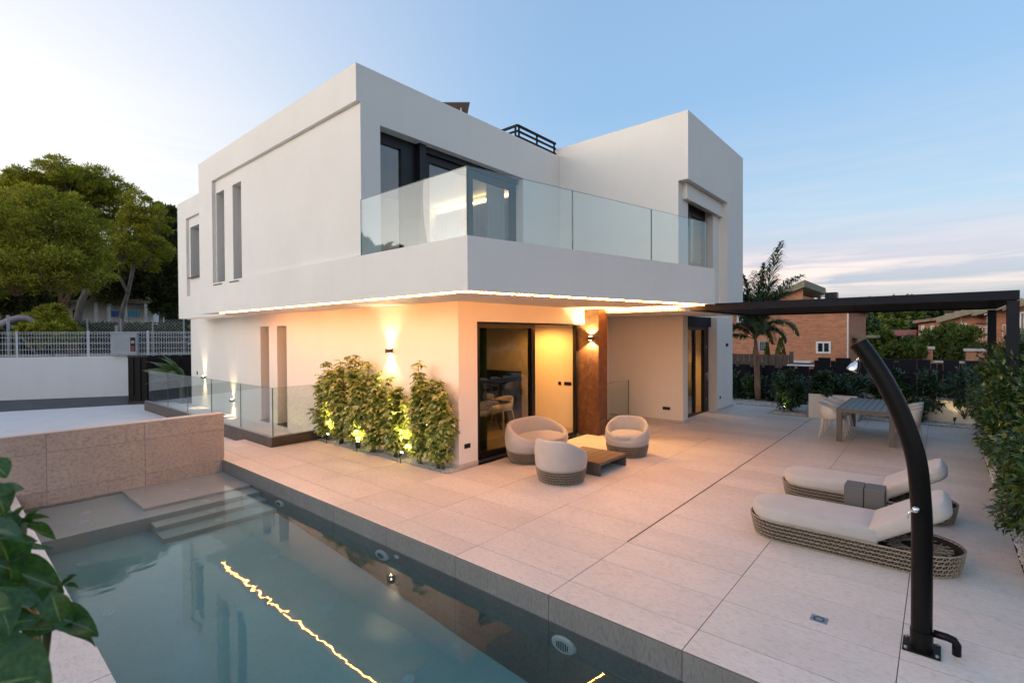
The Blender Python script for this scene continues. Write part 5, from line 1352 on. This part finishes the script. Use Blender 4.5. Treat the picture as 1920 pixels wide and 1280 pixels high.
# small house under the pines
def P2(x, y, D): p = at(x, y, D); return p
def small_house():
    a, c = at(50, 600, 52), at(278, 600, 50); base = (a+c)/2; base[2] = 1.45
    t = thing('small_house', 'low shaded house with pale clay tile roof behind the pines', 'house', tuple(base))
    d = unit((c-a)*np.array((1, 1, 0))); n = np.array((-d[1], d[0], 0)); z1 = at(160, 567, 51)[2]
    q = lambda u, v, z: (*(a+d*u+n*v)[:2], z)
    Lh = np.linalg.norm((c-a)[:2])
    MB().prism([q(0, 1.6, 0)[:2], q(Lh, 1.6, 0)[:2], q(Lh, 6, 0)[:2], q(0, 6, 0)[:2]], 1.40, z1).build('wall', M_wall2, t)
    for u in (.3, Lh*.55, Lh*.66, Lh*.80, Lh-.15): MB().prism([q(u-.1, 0, 0)[:2], q(u+.1, 0, 0)[:2], q(u+.1, .2, 0)[:2], q(u-.1, .2, 0)[:2]], 1.40, z1).build('porch_post', M_wall2, t)
    MB().prism([q(-.2, -.15, 0)[:2], q(Lh+.2, -.15, 0)[:2], q(Lh+.2, 1.7, 0)[:2], q(-.2, 1.7, 0)[:2]], z1+.002, z1+.18).build('porch_roof', M_concrete, t)
    u0, u1 = Lh*.52, Lh*.92; zt = at(200, 548, 51)[2]
    rf = MB(); rf.add([q(u0, -.4, z1+.19), q(u1, -.4, z1+.19), q(u1-.2, 3, zt+.3), q(u0+.2, 3, zt+.3), q(u1, 6, z1+.19), q(u0, 6, z1+.19)], [(0, 1, 2, 3), (3, 2, 4, 5), (1, 4, 2), (5, 0, 3)]); rf = rf.build('roof', M_rooftile, t)
    tm = MB()
    for i in range(26):
        f = i/25; p0_ = np.array(q(u0+(u1-u0)*f, -.42, z1+.22)); p1_ = np.array(q(u0+.2+(u1-u0-.4)*f, 3, zt+.33)); tm.tube([p0_, p1_], .09, 5)
    tag(tm.build('tile_rows', M_rooftile, rf), kind='stuff')
    dw = MB().prism([q(Lh*.30, 1.56, 0)[:2], q(Lh*.36, 1.56, 0)[:2], q(Lh*.36, 1.59, 0)[:2], q(Lh*.30, 1.59, 0)[:2]], 1.45, z1-.5).build('door', M_anth, t)
    MB().prism([q(Lh*.70, 1.56, 0)[:2], q(Lh*.78, 1.56, 0)[:2], q(Lh*.78, 1.59, 0)[:2], q(Lh*.70, 1.59, 0)[:2]], 2.6, z1-.4).build('window', M_darkwin, t)
    for (x0, x1, m, nm) in ((208, 224, M_bluecloth, 'dark blue cloth hanging on the porch of the small house'), (240, 262, M_tealcloth, 'teal cloth hanging on the porch of the small house')):
        p, r_ = at(x0, 582, 49), at(x1, 582, 49); zb = at(x0, 594, 49)[2]; k = 12
        v = [(*(p+(r_-p)*i/k+n*.04*math.sin(i*1.8))[:2], z) for i in range(k+1) for z in (zb, p[2])]
        tag(MB().add(v, [(2*i, 2*i+2, 2*i+3, 2*i+1) for i in range(k)]).build('laundry', m), nm, 'laundry', 'cloths on the line')
    ln = MB().bar(at(200, 581.5, 49), at(275, 581.5, 49), .02, .02).build('clothes_line', M_galv); tag(ln, 'thin clothes line carrying the blue cloths', 'clothes line')
small_house()
hd = thing('dark_hedge', 'long dark clipped hedge beyond the mesh fence', 'hedge', tuple(np.array((*at(180, 650, 44)[:2], 1.45))))
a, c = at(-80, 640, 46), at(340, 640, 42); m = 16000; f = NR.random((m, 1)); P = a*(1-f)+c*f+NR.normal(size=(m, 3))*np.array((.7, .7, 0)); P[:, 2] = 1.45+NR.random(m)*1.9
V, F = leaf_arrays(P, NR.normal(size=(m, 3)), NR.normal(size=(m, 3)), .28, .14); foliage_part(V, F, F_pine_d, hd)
# arched pinkish pipe and posts behind the mesh fence
ap = thing('arched_pipe', 'thick pinkish pipe arching up behind the mesh fence', 'pipe', tuple(np.array((*at(60, 640, 31.5)[:2], 1.45))))
MB().tube([at(x, y, 31.5) for x, y in ((-40, 640), (-5, 611), (15, 601), (35, 595.5), (50, 596), (62, 602), (75, 613), (88, 630), (96, 645))], .13, 12).build('pipe', M_pipe, ap, smooth=True)
MB().tube([at(x, y, 31.6) for x, y in ((15, 603), (30, 620), (50, 642), (68, 664))], .045, 8).build('brace', M_galv, ap, smooth=True)
for x, y0, l in ((15, 592, 'thin grey metal post beside the arched pipe'), (218, 611, 'short grey metal post above the utility cabinet')):
    p = at(x, y0, 31); t = thing('metal_post', l, 'post', (p[0], p[1], 1.45)); MB().box(p[0]-.05, p[0]+.05, p[1]-.05, p[1]+.05, 1.40, p[2]).build('pole', M_galv, t); MB().box(p[0]-.06, p[0]+.06, p[1]-.06, p[1]+.06, p[2]+.001, p[2]+.03).build('cap', M_galv, t)
def chainlink():
    a, c = at(100, 620, 33), at(345, 632, 31); t = thing('chain_link_fence', 'dull chain link fence between mesh fence and pines', 'fence', (*((a+c)/2)[:2], 1.45)); b = MB()
    d = unit((c-a)*np.array((1, 1, 0))); Lh = np.linalg.norm((c-a)[:2]); z0, z1 = 1.6, 3.35; h = z1-z0; s = -h
    while s < Lh:
        for sg in (1, -1):
            u0, u1 = (s, s+h) if sg > 0 else (s+h, s); q0, q1 = a+d*max(0, min(u0, Lh)), a+d*max(0, min(u1, Lh))
            zz0 = z0+(max(0, min(u0, Lh))-u0)*(1 if sg > 0 else -1); zz1 = z1-(u1-max(0, min(u1, Lh)))*(1 if sg > 0 else -1)
            b.bar((*q0[:2], max(z0, min(z1, zz0))), (*q1[:2], max(z0, min(z1, zz1))+.001), .008, .008)
        s += .16
    tag(b.build('wire', M_galv, t), kind='stuff')
    for i in range(5): q0 = a+d*Lh*i/4; MB().box(q0[0]-.03, q0[0]+.03, q0[1]-.03, q0[1]+.03, 1.4, 3.4).build('post', M_galv, t)
chainlink()
# pale building glimpsed right of the pines
p = at(305, 600, 75); t = thing('pale_building', 'pale building glimpsed through branches beside the villa', 'house', (p[0], p[1], 1.45))
MB().box(p[0]-3.2, p[0]+3.6, p[1], p[1]+5, 1.4, 6.2).build('wall', M_white, t); MB().box(p[0]-3.4, p[0]+3.8, p[1]-.3, p[1]+5.2, 6.201, 6.45).build('roof', M_rooftile, t)
for x in (-1.6, 1.4): MB().box(p[0]+x-.5, p[0]+x+.5, p[1]-.03, p[1]-.001, 3.2, 4.6).build('window', M_darkwin, t)

# ================================================================== right background
def HP(x, y, X):
    d = RT*((x-960)/FPX)+DN*((y-640)/FPX)+FW; return CAM+d*(X/d[0])
def brick_house_a():
    X = 32.0; t = thing('brick_house', 'orange brick house with a sloping concrete roof edge behind the palm', 'house', (X, 7, -.15))
    yr, yl = 3.70, 13.5; z1 = 3.72
    wn = [(4.545, 5.195, 1.385, 1.985), (8.75, 9.36, 3.15, 3.55), (7.72, 8.12, 1.44, 2.0), (10.3, 11.0, 1.5, 2.4)]
    MB().wall('x', X, X+.35, yr, yl, -.2, z1, wn).build('wall', M_brick, t); MB().box(X+.351, X+8, yr, yr+.35, -.2, z1).build('wall', M_brick, t); MB().box(X+.351, X+8, yl-.35, yl, -.2, z1).build('wall', M_brick, t)
    for i, (y0, y1, z0, z2) in enumerate(wn):
        fr = M_white if i != 2 else M_galv; e = .07 if i != 2 else .02
        w = MB().wall('x', X-.04, X+.06, y0-.03, y1+.03, z0-.03, z2+.03, [(y0+e, y1-e, z0+e, z2-e)]).build('window', fr, t)
        MB().box(X+.07, X+.08, y0, y1, z0, z2).build('pane', M_darkwin, w)
        if i == 2:
            for k in range(1, 4): MB().box(X-.03, X-.01, y0+(y1-y0)*k/4-.008, y0+(y1-y0)*k/4+.008, z0, z2).build('bar', M_galv, w)
            for k in range(1, 6): MB().box(X-.028, X-.012, y0, y1, z0+(z2-z0)*k/6-.008, z0+(z2-z0)*k/6+.008).build('bar', M_galv, w)
        else: MB().box(X-.035, X+.05, (y0+y1)/2-.03, (y0+y1)/2+.03, z0+e, z2-e).build('mullion', fr, w)
    MB().box(X-.25, X+8.2, yr-.35, yl+.2, z1+.001, z1+.14).build('roof_edge', M_concrete, t)
    # raised monopitch roof
    pr = [(5.85, 4.58), (7.9, 4.30), (10.8, 3.87), (5.85, 3.87)]
    MB().add([(X+.02, y, z) for y, z in pr]+[(X+6, y, z) for y, z in pr], [(0, 1, 2, 3), (7, 6, 5, 4), (0, 4, 5, 1), (1, 5, 6, 2), (2, 6, 7, 3), (3, 7, 4, 0)]).build('gable', M_brick, t)
    a = [(5.72, 5.42), (5.72, 5.10), (6.6, 4.78), (8.9, 4.33), (8.9, 4.58), (6.6, 5.10)]
    a = [(5.72, 5.43), (6.8, 4.98), (8.6, 4.60), (8.6, 4.36), (6.8, 4.66), (5.72, 5.05)]
    MB().add([(X-.35, y, z) for y, z in a]+[(X+6.4, y, z) for y, z in a], [tuple(range(6)), tuple(range(11, 5, -1))]+[(i, i+6, (i+1) % 6+6, (i+1) % 6) for i in range(6)]).build('roof', M_concrete, t)
    MB().add([(X+.0, 5.86, 3.87), (X+.0, 8.4, 3.87), (X+.0, 8.4, 4.38), (X+.0, 6.8, 4.66), (X+.0, 5.86, 5.0)], [(0, 4, 3, 2, 1)]).build('gable', M_brick, t)
    c1 = MB().box(X+1.5, X+2.1, 8.05, 8.65, 4.3, 4.75).build('chimney', M_brick, t); MB().box(X+1.45, X+2.15, 8.0, 8.7, 4.751, 5.0).build('chimney_cap', M_black, c1)
    c1 = MB().box(X+3, X+3.55, 4.7, 5.2, 3.87, 4.55).build('chimney', M_brick, t); MB().box(X+2.95, X+3.6, 4.65, 5.25, 4.551, 4.9).build('chimney_cap', M_black, c1)
    MB().box(X-.02, X-.001, yr+.02, yr+.08, -.1, z1).build('downpipe', M_white, t)
    MB().box(X+1.0, X+3.5, yr-1.1, yr-.001, 2.2, 2.35).build('canopy', M_concrete, t)
    MB().box(X-.9, X-.001, 5.35, 10.5, .85, .93).build('ledge', M_white, t)
brick_house_a()
wf = thing('wooden_fence', 'weathered brown board fence in front of the brick house', 'fence', (26, 7, 0))
boards_along(wf, (26, 9.9), (26, 5.32), .0, 1.47, 31, M_wfence, .0, (.12, .16), (.12, .16))
MB().box(25.95, 26.3, 5.2, 5.3, .2, 1.62).build('post', M_conif if False else M_tabm, wf)
for y, h, l in ((5.95, 2.15, 'taller'), (6.55, 1.95, 'thin middle'), (7.1, 1.85, 'short')):
    t = thing('cypress', f'{l} little cypress peeking over the weathered board fence', 'cypress', (27.2, y, 0)); m = 900
    f = NR.random(m); rr = .22*np.sin(np.pi*np.clip(f*.9+.08, 0, 1))*(1 if l == 'taller' else .5); a_ = NR.random(m)*6.283
    P = np.stack([27.2+rr*np.cos(a_), y+rr*np.sin(a_), h*f], 1); V, F = leaf_arrays(P, np.stack([np.cos(a_)*.3, np.sin(a_)*.3, np.ones(m)], 1), NR.normal(size=(m, 3)), .16, .05); foliage_part(V, F, F_conifer, t)
    MB().tube([(27.2, y, -.1), (27.2, y, h*.9)], [.03, .008], 6).build('trunk', M_bark, t)

def brick_house_b():
    X = 50.0; t = thing('terraced_house', 'long salmon brick house with stepped tiled roofs beyond the pergola', 'house', (X, -3, -.15))
    Y = lambda x: float(HP(x, 600, X)[1]); Z = lambda y, x=1800: float(HP(x, y, X)[2])
    def roofslab(pts, x0, x1, name='roof', mat=M_rooftile, th=.22):
        v = [(x0, y, z) for y, z in pts]+[(x0, y, z+th) for y, z in pts][::-1]; n = len(v)
        MB().add(v+[(x1, y, z) for _, y, z in v], [tuple(range(n)), tuple(range(2*n-1, n-1, -1))]+[(i, i+n, (i+1) % n+n, (i+1) % n) for i in range(n)]).build(name, mat, t)
    def gable(x0px, x1px, pts, Xo, wins=()):
        yl, yr = Y(x0px), Y(x1px); ww = [(Y(b), Y(a), Z(d), Z(c)) for a, b, c, d in wins]
        zt = min(z for _, z in pts)
        MB().wall('x', Xo, Xo+.4, yr, yl, -.2, zt, ww).build('wall', M_brick2, t)
        up = [(yl, zt)]+list(pts)+[(yr, zt)]; n = len(up)
        MB().add([(Xo+.001, y, z) for y, z in up]+[(Xo+9, y, z) for y, z in up], [tuple(range(n)), tuple(range(2*n-1, n-1, -1))]+[(i, i+n, (i+1) % n+n, (i+1) % n) for i in range(n)]).build('gable', M_brick2, t)
        MB().box(Xo+.401, Xo+9, yl-.4, yl, -.2, zt).build('wall', M_brick2, t)
        for y0, y1, z0, z1 in ww:
            w = MB().wall('x', Xo-.05, Xo+.08, y0-.02, y1+.02, z0-.02, z1+.02, [(y0+.08, y1-.08, z0+.08, z1-.08)]).build('window', M_white, t)
            MB().box(Xo+.09, Xo+.1, y0, y1, z0, z1).build('pane', M_darkwin, w)
    # left wing with a low eave
    gable(1721, 1760, [(Y(1721), Z(606)), (Y(1760), Z(601))], X+1.5, [(1727, 1733, 609, 634), (1745, 1751, 609, 634)])
    gable(1760, 1845, [(Y(1760), Z(603)), (Y(1845), Z(584))], X, [(1770, 1785, 607, 613.5), (1804.5, 1813.5, 606, 627)])
    w = MB().box(X-.06, X-.01, Y(1769), Y(1763.5), Z(613.5), Z(607)).build('shutter', M_white, t); w = MB().box(X-.06, X-.01, Y(1793), Y(1786), Z(613.5), Z(607)).build('shutter', M_white, t)
    gable(1845, 1905, [(Y(1845), Z(592)), (Y(1905), Z(575))], X-3, [(1843.5+2, 1853, 596, 632), ])
    gable(1890, 2060, [(Y(1890), Z(582)), (Y(2060), Z(545))], X-6, [(1892, 1902, 592, 628)])
    roofslab([(Y(1710), Z(604.5)), (Y(1770), Z(597.5))], X+1.0, X+10); roofslab([(Y(1757), Z(603)), (Y(1850), Z(580))], X-.5, X+9, mat=M_rooftile)
    roofslab([(Y(1757)+.06, Z(605)), (Y(1850), Z(582))], X-.7, X-.51, 'roof_edge', M_concrete, .42)
    roofslab([(Y(1820), Z(594)), (Y(1905), Z(575))], X-3.6, X+6); roofslab([(Y(1820), Z(595)), (Y(1905), Z(577))], X-3.8, X-3.61, 'roof_edge', M_concrete, .40)
    roofslab([(Y(1870), Z(588)), (Y(2070), Z(545))], X-6.6, X+4); roofslab([(Y(1870), Z(589)), (Y(2070), Z(546))], X-6.8, X-6.61, 'roof_edge', M_concrete, .40)
    for x, y in ((1780, 583), (1795, 579)):
        c = MB().box(X+4, X+4.8, Y(x)-.25, Y(x)+.25, 3, Z(y)).build('chimney', M_brick2, t); MB().box(X+3.9, X+4.9, Y(x)-.3, Y(x)+.3, Z(y)+.001, Z(y-5)).build('chimney_cap', M_black, c)
    # balconies with white rails
    for xa, xb, yb, yt, Xo in ((1724, 1762, 640, 626, X+.7), (1836, 1862, 640, 614, X-4), (1880, 1906, 634, 611, X-7)):
        f = (Xo/X); yy0, yy1 = Y(xb)*f, Y(xa)*f; z0 = 2.45+(Z(yb)-2.45)*f; z1 = 2.45+(Z(yt)-2.45)*f; r_ = MB(); k = int((yy1-yy0)/.14)
        for i in range(k+1): r_.box(Xo, Xo+.03, yy0+(yy1-yy0)*i/k-.012, yy0+(yy1-yy0)*i/k+.012, z0, z1)
        r_.box(Xo-.01, Xo+.04, yy0, yy1, z1, z1+.05); tag(r_.build('balcony_rail', M_white, t), kind='stuff'); MB().box(Xo-.02, Xo+1.2, yy0-.1, yy1+.1, z0-.25, z0-.02).build('balcony', M_brick2, t)
    MB().box(X-.03, X-.001, Y(1803), Y(1801.5), 0, Z(588)).build('downpipe', M_white, t)
brick_house_b()
def tree(label, x, y, D, rx, ry, n, mat, seed, group='trees beyond the back fence', leaf=.45, zg=-.15, k=30, cat='tree'):
    c = at(x, y, D); pm = D/FPX; t = thing('tree' if cat == 'tree' else 'conifer', label, cat, (c[0], c[1], zg), group=group); g = np.random.default_rng(seed)
    r = np.array((rx*pm, rx*pm, ry*pm)); cc = c+unit(g.normal(size=(k, 3)))*r*(g.random((k, 1))**.45); i = g.integers(0, k, n)
    v = unit(g.normal(size=(n, 3))); sr = .30*min(r[0], r[2])*(.7+.7*g.random(k))
    P = cc[i]+v*sr[i][:, None]*(g.random((n, 1))**.4); d = unit(v+g.normal(size=v.shape)*.6+(np.array((0, 0, 1.2)) if cat != 'tree' else 0)); l = leaf*(.5+.8*g.random(n))
    V, F = leaf_arrays(P, d, unit(v+np.array((0, 0, .8))+g.normal(size=v.shape)*.4), l, l*(.6 if cat == 'tree' else .3)); foliage_part(V, F, mat, t, 'crown')
    b = MB(); base = np.array((c[0], c[1], zg-.1)); b.tube([base, (base+c)/2+g.normal(size=3)*.1, c], [.02*r[0]+.08, .015*r[0]+.06, .04], 7); b.build('trunk', M_bark, t, smooth=True)
    lb = MB()
    for q in cc[::3]: lb.tube([(base*.35+c*.65), (c+q)/2, q], [.06, .04, .015], 4)
    tag(lb.build('limbs', M_bark, t), kind='stuff'); return t
T_ = [('light green tree top left of the gap between the brick houses', 1615, 600, 74, 30, 24, F_tree), ('bright green rounded tree in the middle of the gap', 1655, 596, 78, 30, 22, F_tree), ('tall olive tree right of the gap', 1690, 600, 80, 24, 26, F_tree),
      ('dark leafy tree low in the gap beside the brick wall', 1610, 625, 58, 26, 22, F_tree_d), ('mid green tree behind the red roofed shed', 1650, 622, 66, 30, 16, F_tree), ('grey green tree against the salmon house', 1715, 596, 90, 16, 16, F_tree_d), ('small tree top over the tiled roof', 1752, 586, 95, 12, 8, F_tree_d), ('dark low tree near the brick house corner', 1605, 655, 45, 16, 18, F_tree_d),
      ('pointed light green tree just behind the shower head', 1652, 652, 42, 14, 20, F_tree), ('dark tree filling behind the shed roof, right', 1695, 628, 72, 24, 18, F_tree_d)]
for i, (l, x, y, D, rx, ry, m) in enumerate(T_): tree(l, x, y, D, rx, ry, 5200, m, 60+i, leaf=.010*D)
for i, (x, y, rx, ry, D, l) in enumerate(((1762, 650, 20, 26, 27, 'left of the conifer hedge, over the brick pier'), (1785, 645, 18, 24, 26, 'second in the conifer hedge'), (1806, 648, 18, 26, 25, 'third in the conifer hedge'), (1735, 645, 16, 16, 30, 'low behind the brick pier'), (1690, 662, 26, 12, 24, 'clipped low above the dark fence'), (1700, 655, 14, 16, 31, 'rounded dark green beside the parking strip'))):
    tree('feathery green conifer '+l, x, y, D, rx, ry, 3800, F_conifer if i != 5 else F_tree_d, 90+i, 'conifers behind the dark fence', .22, -.1, 22, 'conifer')
# red roofed shed
def shed():
    X = 55.0; Y = lambda x: float(HP(x, 630, X)[1]); Z = lambda y: float(HP(1690, y, X)[2])
    t = thing('red_roofed_shed', 'low shed with a red roof and dark opening in the gap between houses', 'shed', (X, Y(1690), -.15))
    rf = MB().add([(X-.3, Y(1668), Z(627)), (X-.3, Y(1718), Z(627)), (X+3, Y(1717), Z(618)), (X+3, Y(1669.5), Z(618))], [(0, 1, 2, 3)]).build('roof', M_redroof, t); sm_ = rf.modifiers.new('s', 'SOLIDIFY'); sm_.thickness = .12
    rf = MB().add([(X-.2, Y(1653), Z(633)), (X-.2, Y(1667.5), Z(633)), (X+2.5, Y(1667.5), Z(625)), (X+2.5, Y(1654), Z(625))], [(0, 1, 2, 3)]).build('roof', M_redroof, t); sm_ = rf.modifiers.new('s', 'SOLIDIFY'); sm_.thickness = .12
    MB().box(X+2.6, X+2.9, Y(1718), Y(1653), -.2, Z(628)).build('wall', M_anth, t)
    MB().box(X-.1, X+.1, Y(1717.5), Y(1671), Z(629.5), Z(628)).build('beam', M_white, t)
    for x in (1671, 1694, 1716): MB().box(X-.1, X+.1, Y(x)-.08, Y(x)+.08, -.2, Z(629.6)).build('post', M_white, t)
    MB().box(X+1.0, X+1.3, Y(1720), Y(1650), -.2, Z(644)).build('wall', M_anth, t); MB().box(X-4.1, X-4, Y(1705)*.93, Y(1660)*.93, -.2, 1.15).build('wall', M_pipe, t)
shed()
bp = thing('brick_pier', 'square brick gate pier with a pale cap above the dark fence', 'pier', (24, .46, 0))
MB().box(24, 24.6, .20, .76, -.2, 1.85).build('shaft', M_brick2, bp); MB().box(23.94, 24.66, .14, .82, 1.851, 1.94).build('cap', M_cap, bp)
bp = thing('brick_pier', 'second brick gate pier half hidden by the climbing shrub', 'pier', (23, -.95, 0))
MB().box(23, 23.6, -1.25, -.68, -.2, 1.82).build('shaft', M_brick2, bp); MB().box(22.94, 23.66, -1.31, -.62, 1.821, 1.9).build('cap', M_cap, bp)
gw = thing('garden_wall', 'low brick garden wall with a pale coping behind the dark fence', 'wall', (24.2, -.3, 0))
MB().box(24.2, 24.4, -.67, .19, -.2, 1.36).build('wall', M_brick2, gw); MB().box(24.15, 24.45, -.67, .19, 1.361, 1.42).build('coping', M_white, gw)
gw = thing('garden_wall', 'low pale wall seen over the lower dark fence beside the brick house', 'wall', (25, 4.3, 0))
MB().box(25, 25.2, 2.6, 5.15, -.2, 1.02).build('wall', M_brick, gw); MB().box(24.95, 25.25, 2.55, 5.2, 1.021, 1.08).build('coping', M_white, gw)
sl_ = thing('street_lamp', 'dark street lamp with a flat head in front of the salmon house', 'street lamp', (28, -1.52, -.15))
MB().tube([(28, -1.52, -.2), (28, -1.52, 2.7), (28, -1.50, 2.80)], .035, 8).build('pole', M_anth, sl_, smooth=True)
MB().add(*surf([[(28+.09*s*math.cos(a), -1.32+.24*s*math.sin(a), 2.82+dz) for a in np.linspace(0, 6.283, 17)[:-1]] for s, dz in ((.05, .03), (.8, .02), (1, 0), (.8, -.02), (.05, -.02))])).build('lamp_head', M_anth, sl_, smooth=True)
p = at(1534, 560, 85)
palm('distant fan palm showing over the brick house roof', (p[0], p[1], -.15), float(at(1534, 558, 85)[2]), [(a, R(e), 1.5, .9, 0) for a, e in zip(np.linspace(0, 6.0, 13), (20, 45, 70, 30, 60, 15, 50, 75, 35, 55, 25, 65, 40))], .18, 2.2, mat=F_tree_d, nl=24)
# far hill and woods beyond the camera's right, seen in the window panes
hl_ = MB(); pts = []
for i in range(41): a = R(-75+i*4.5); pts.append((math.cos(a), math.sin(a), 1))
hv_ = []; 
for i, (cx_, sy_, _) in enumerate(pts): h_ = 16+9*math.sin(i*.7)+6*math.sin(i*1.9+1); hv_ += [(cx_*900, sy_*900, -1), (cx_*1000, sy_*1000, h_), (cx_*1150, sy_*1150, -1)]
hl_.add(hv_, [(3*i+k, 3*i+k+3, 3*i+k+4, 3*i+k+1) for i in range(40) for k in (0, 1)])
M_hill = simple('far_hill', (.10, .13, .15), .95, var=.15, vscale=.02, rand=False); tag(hl_.build('hills', M_hill), 'low blue grey hills along the horizon', kind='structure')
g = np.random.default_rng(77)
def wood(name, label, centres, r, n, mat, zg):
    cc = np.array(centres); i = g.integers(0, len(cc), n); v = unit(g.normal(size=(n, 3))); P = cc[i]+v*np.array(r)*(g.random((n, 1))**.4); P[:, 2] = np.maximum(P[:, 2], zg)
    V, F = leaf_arrays(P, unit(v+g.normal(size=v.shape)*.5), g.normal(size=v.shape), .9, .5); o = link(name, tri_mesh(name, V, F, mat)); return tag(o, label, kind='stuff')
wood('woods', 'tree belt beyond the garden reflected in the window panes', [(16+i*2.4+g.normal(), -24-i*.6+g.normal()*2, 2.6+g.random()*2.2) for i in range(26)], (2.4, 2.4, 2.6), 26000, F_tree_d, -.1)
wood('woods', 'tree belt beyond the pool garden reflected in the balcony glass', [(-46+g.normal()*3, 8+i*3.0+g.normal(), 3.2+g.random()*3.0) for i in range(26)], (2.6, 2.6, 3.0), 26000, F_tree_d, -.1)
wood('woods', 'tall pines beyond the driveway mirrored in the balcony glass', [(-17+g.normal()*2.2, 41+g.normal()*2.2, 7.0+g.random()*3.4) for i in range(9)]+[(-11+g.normal()*2, 45+g.normal()*2, 5.0+g.random()*2.4) for i in range(8)], (1.7, 1.7, 1.4), 12000, F_pine, -.1)
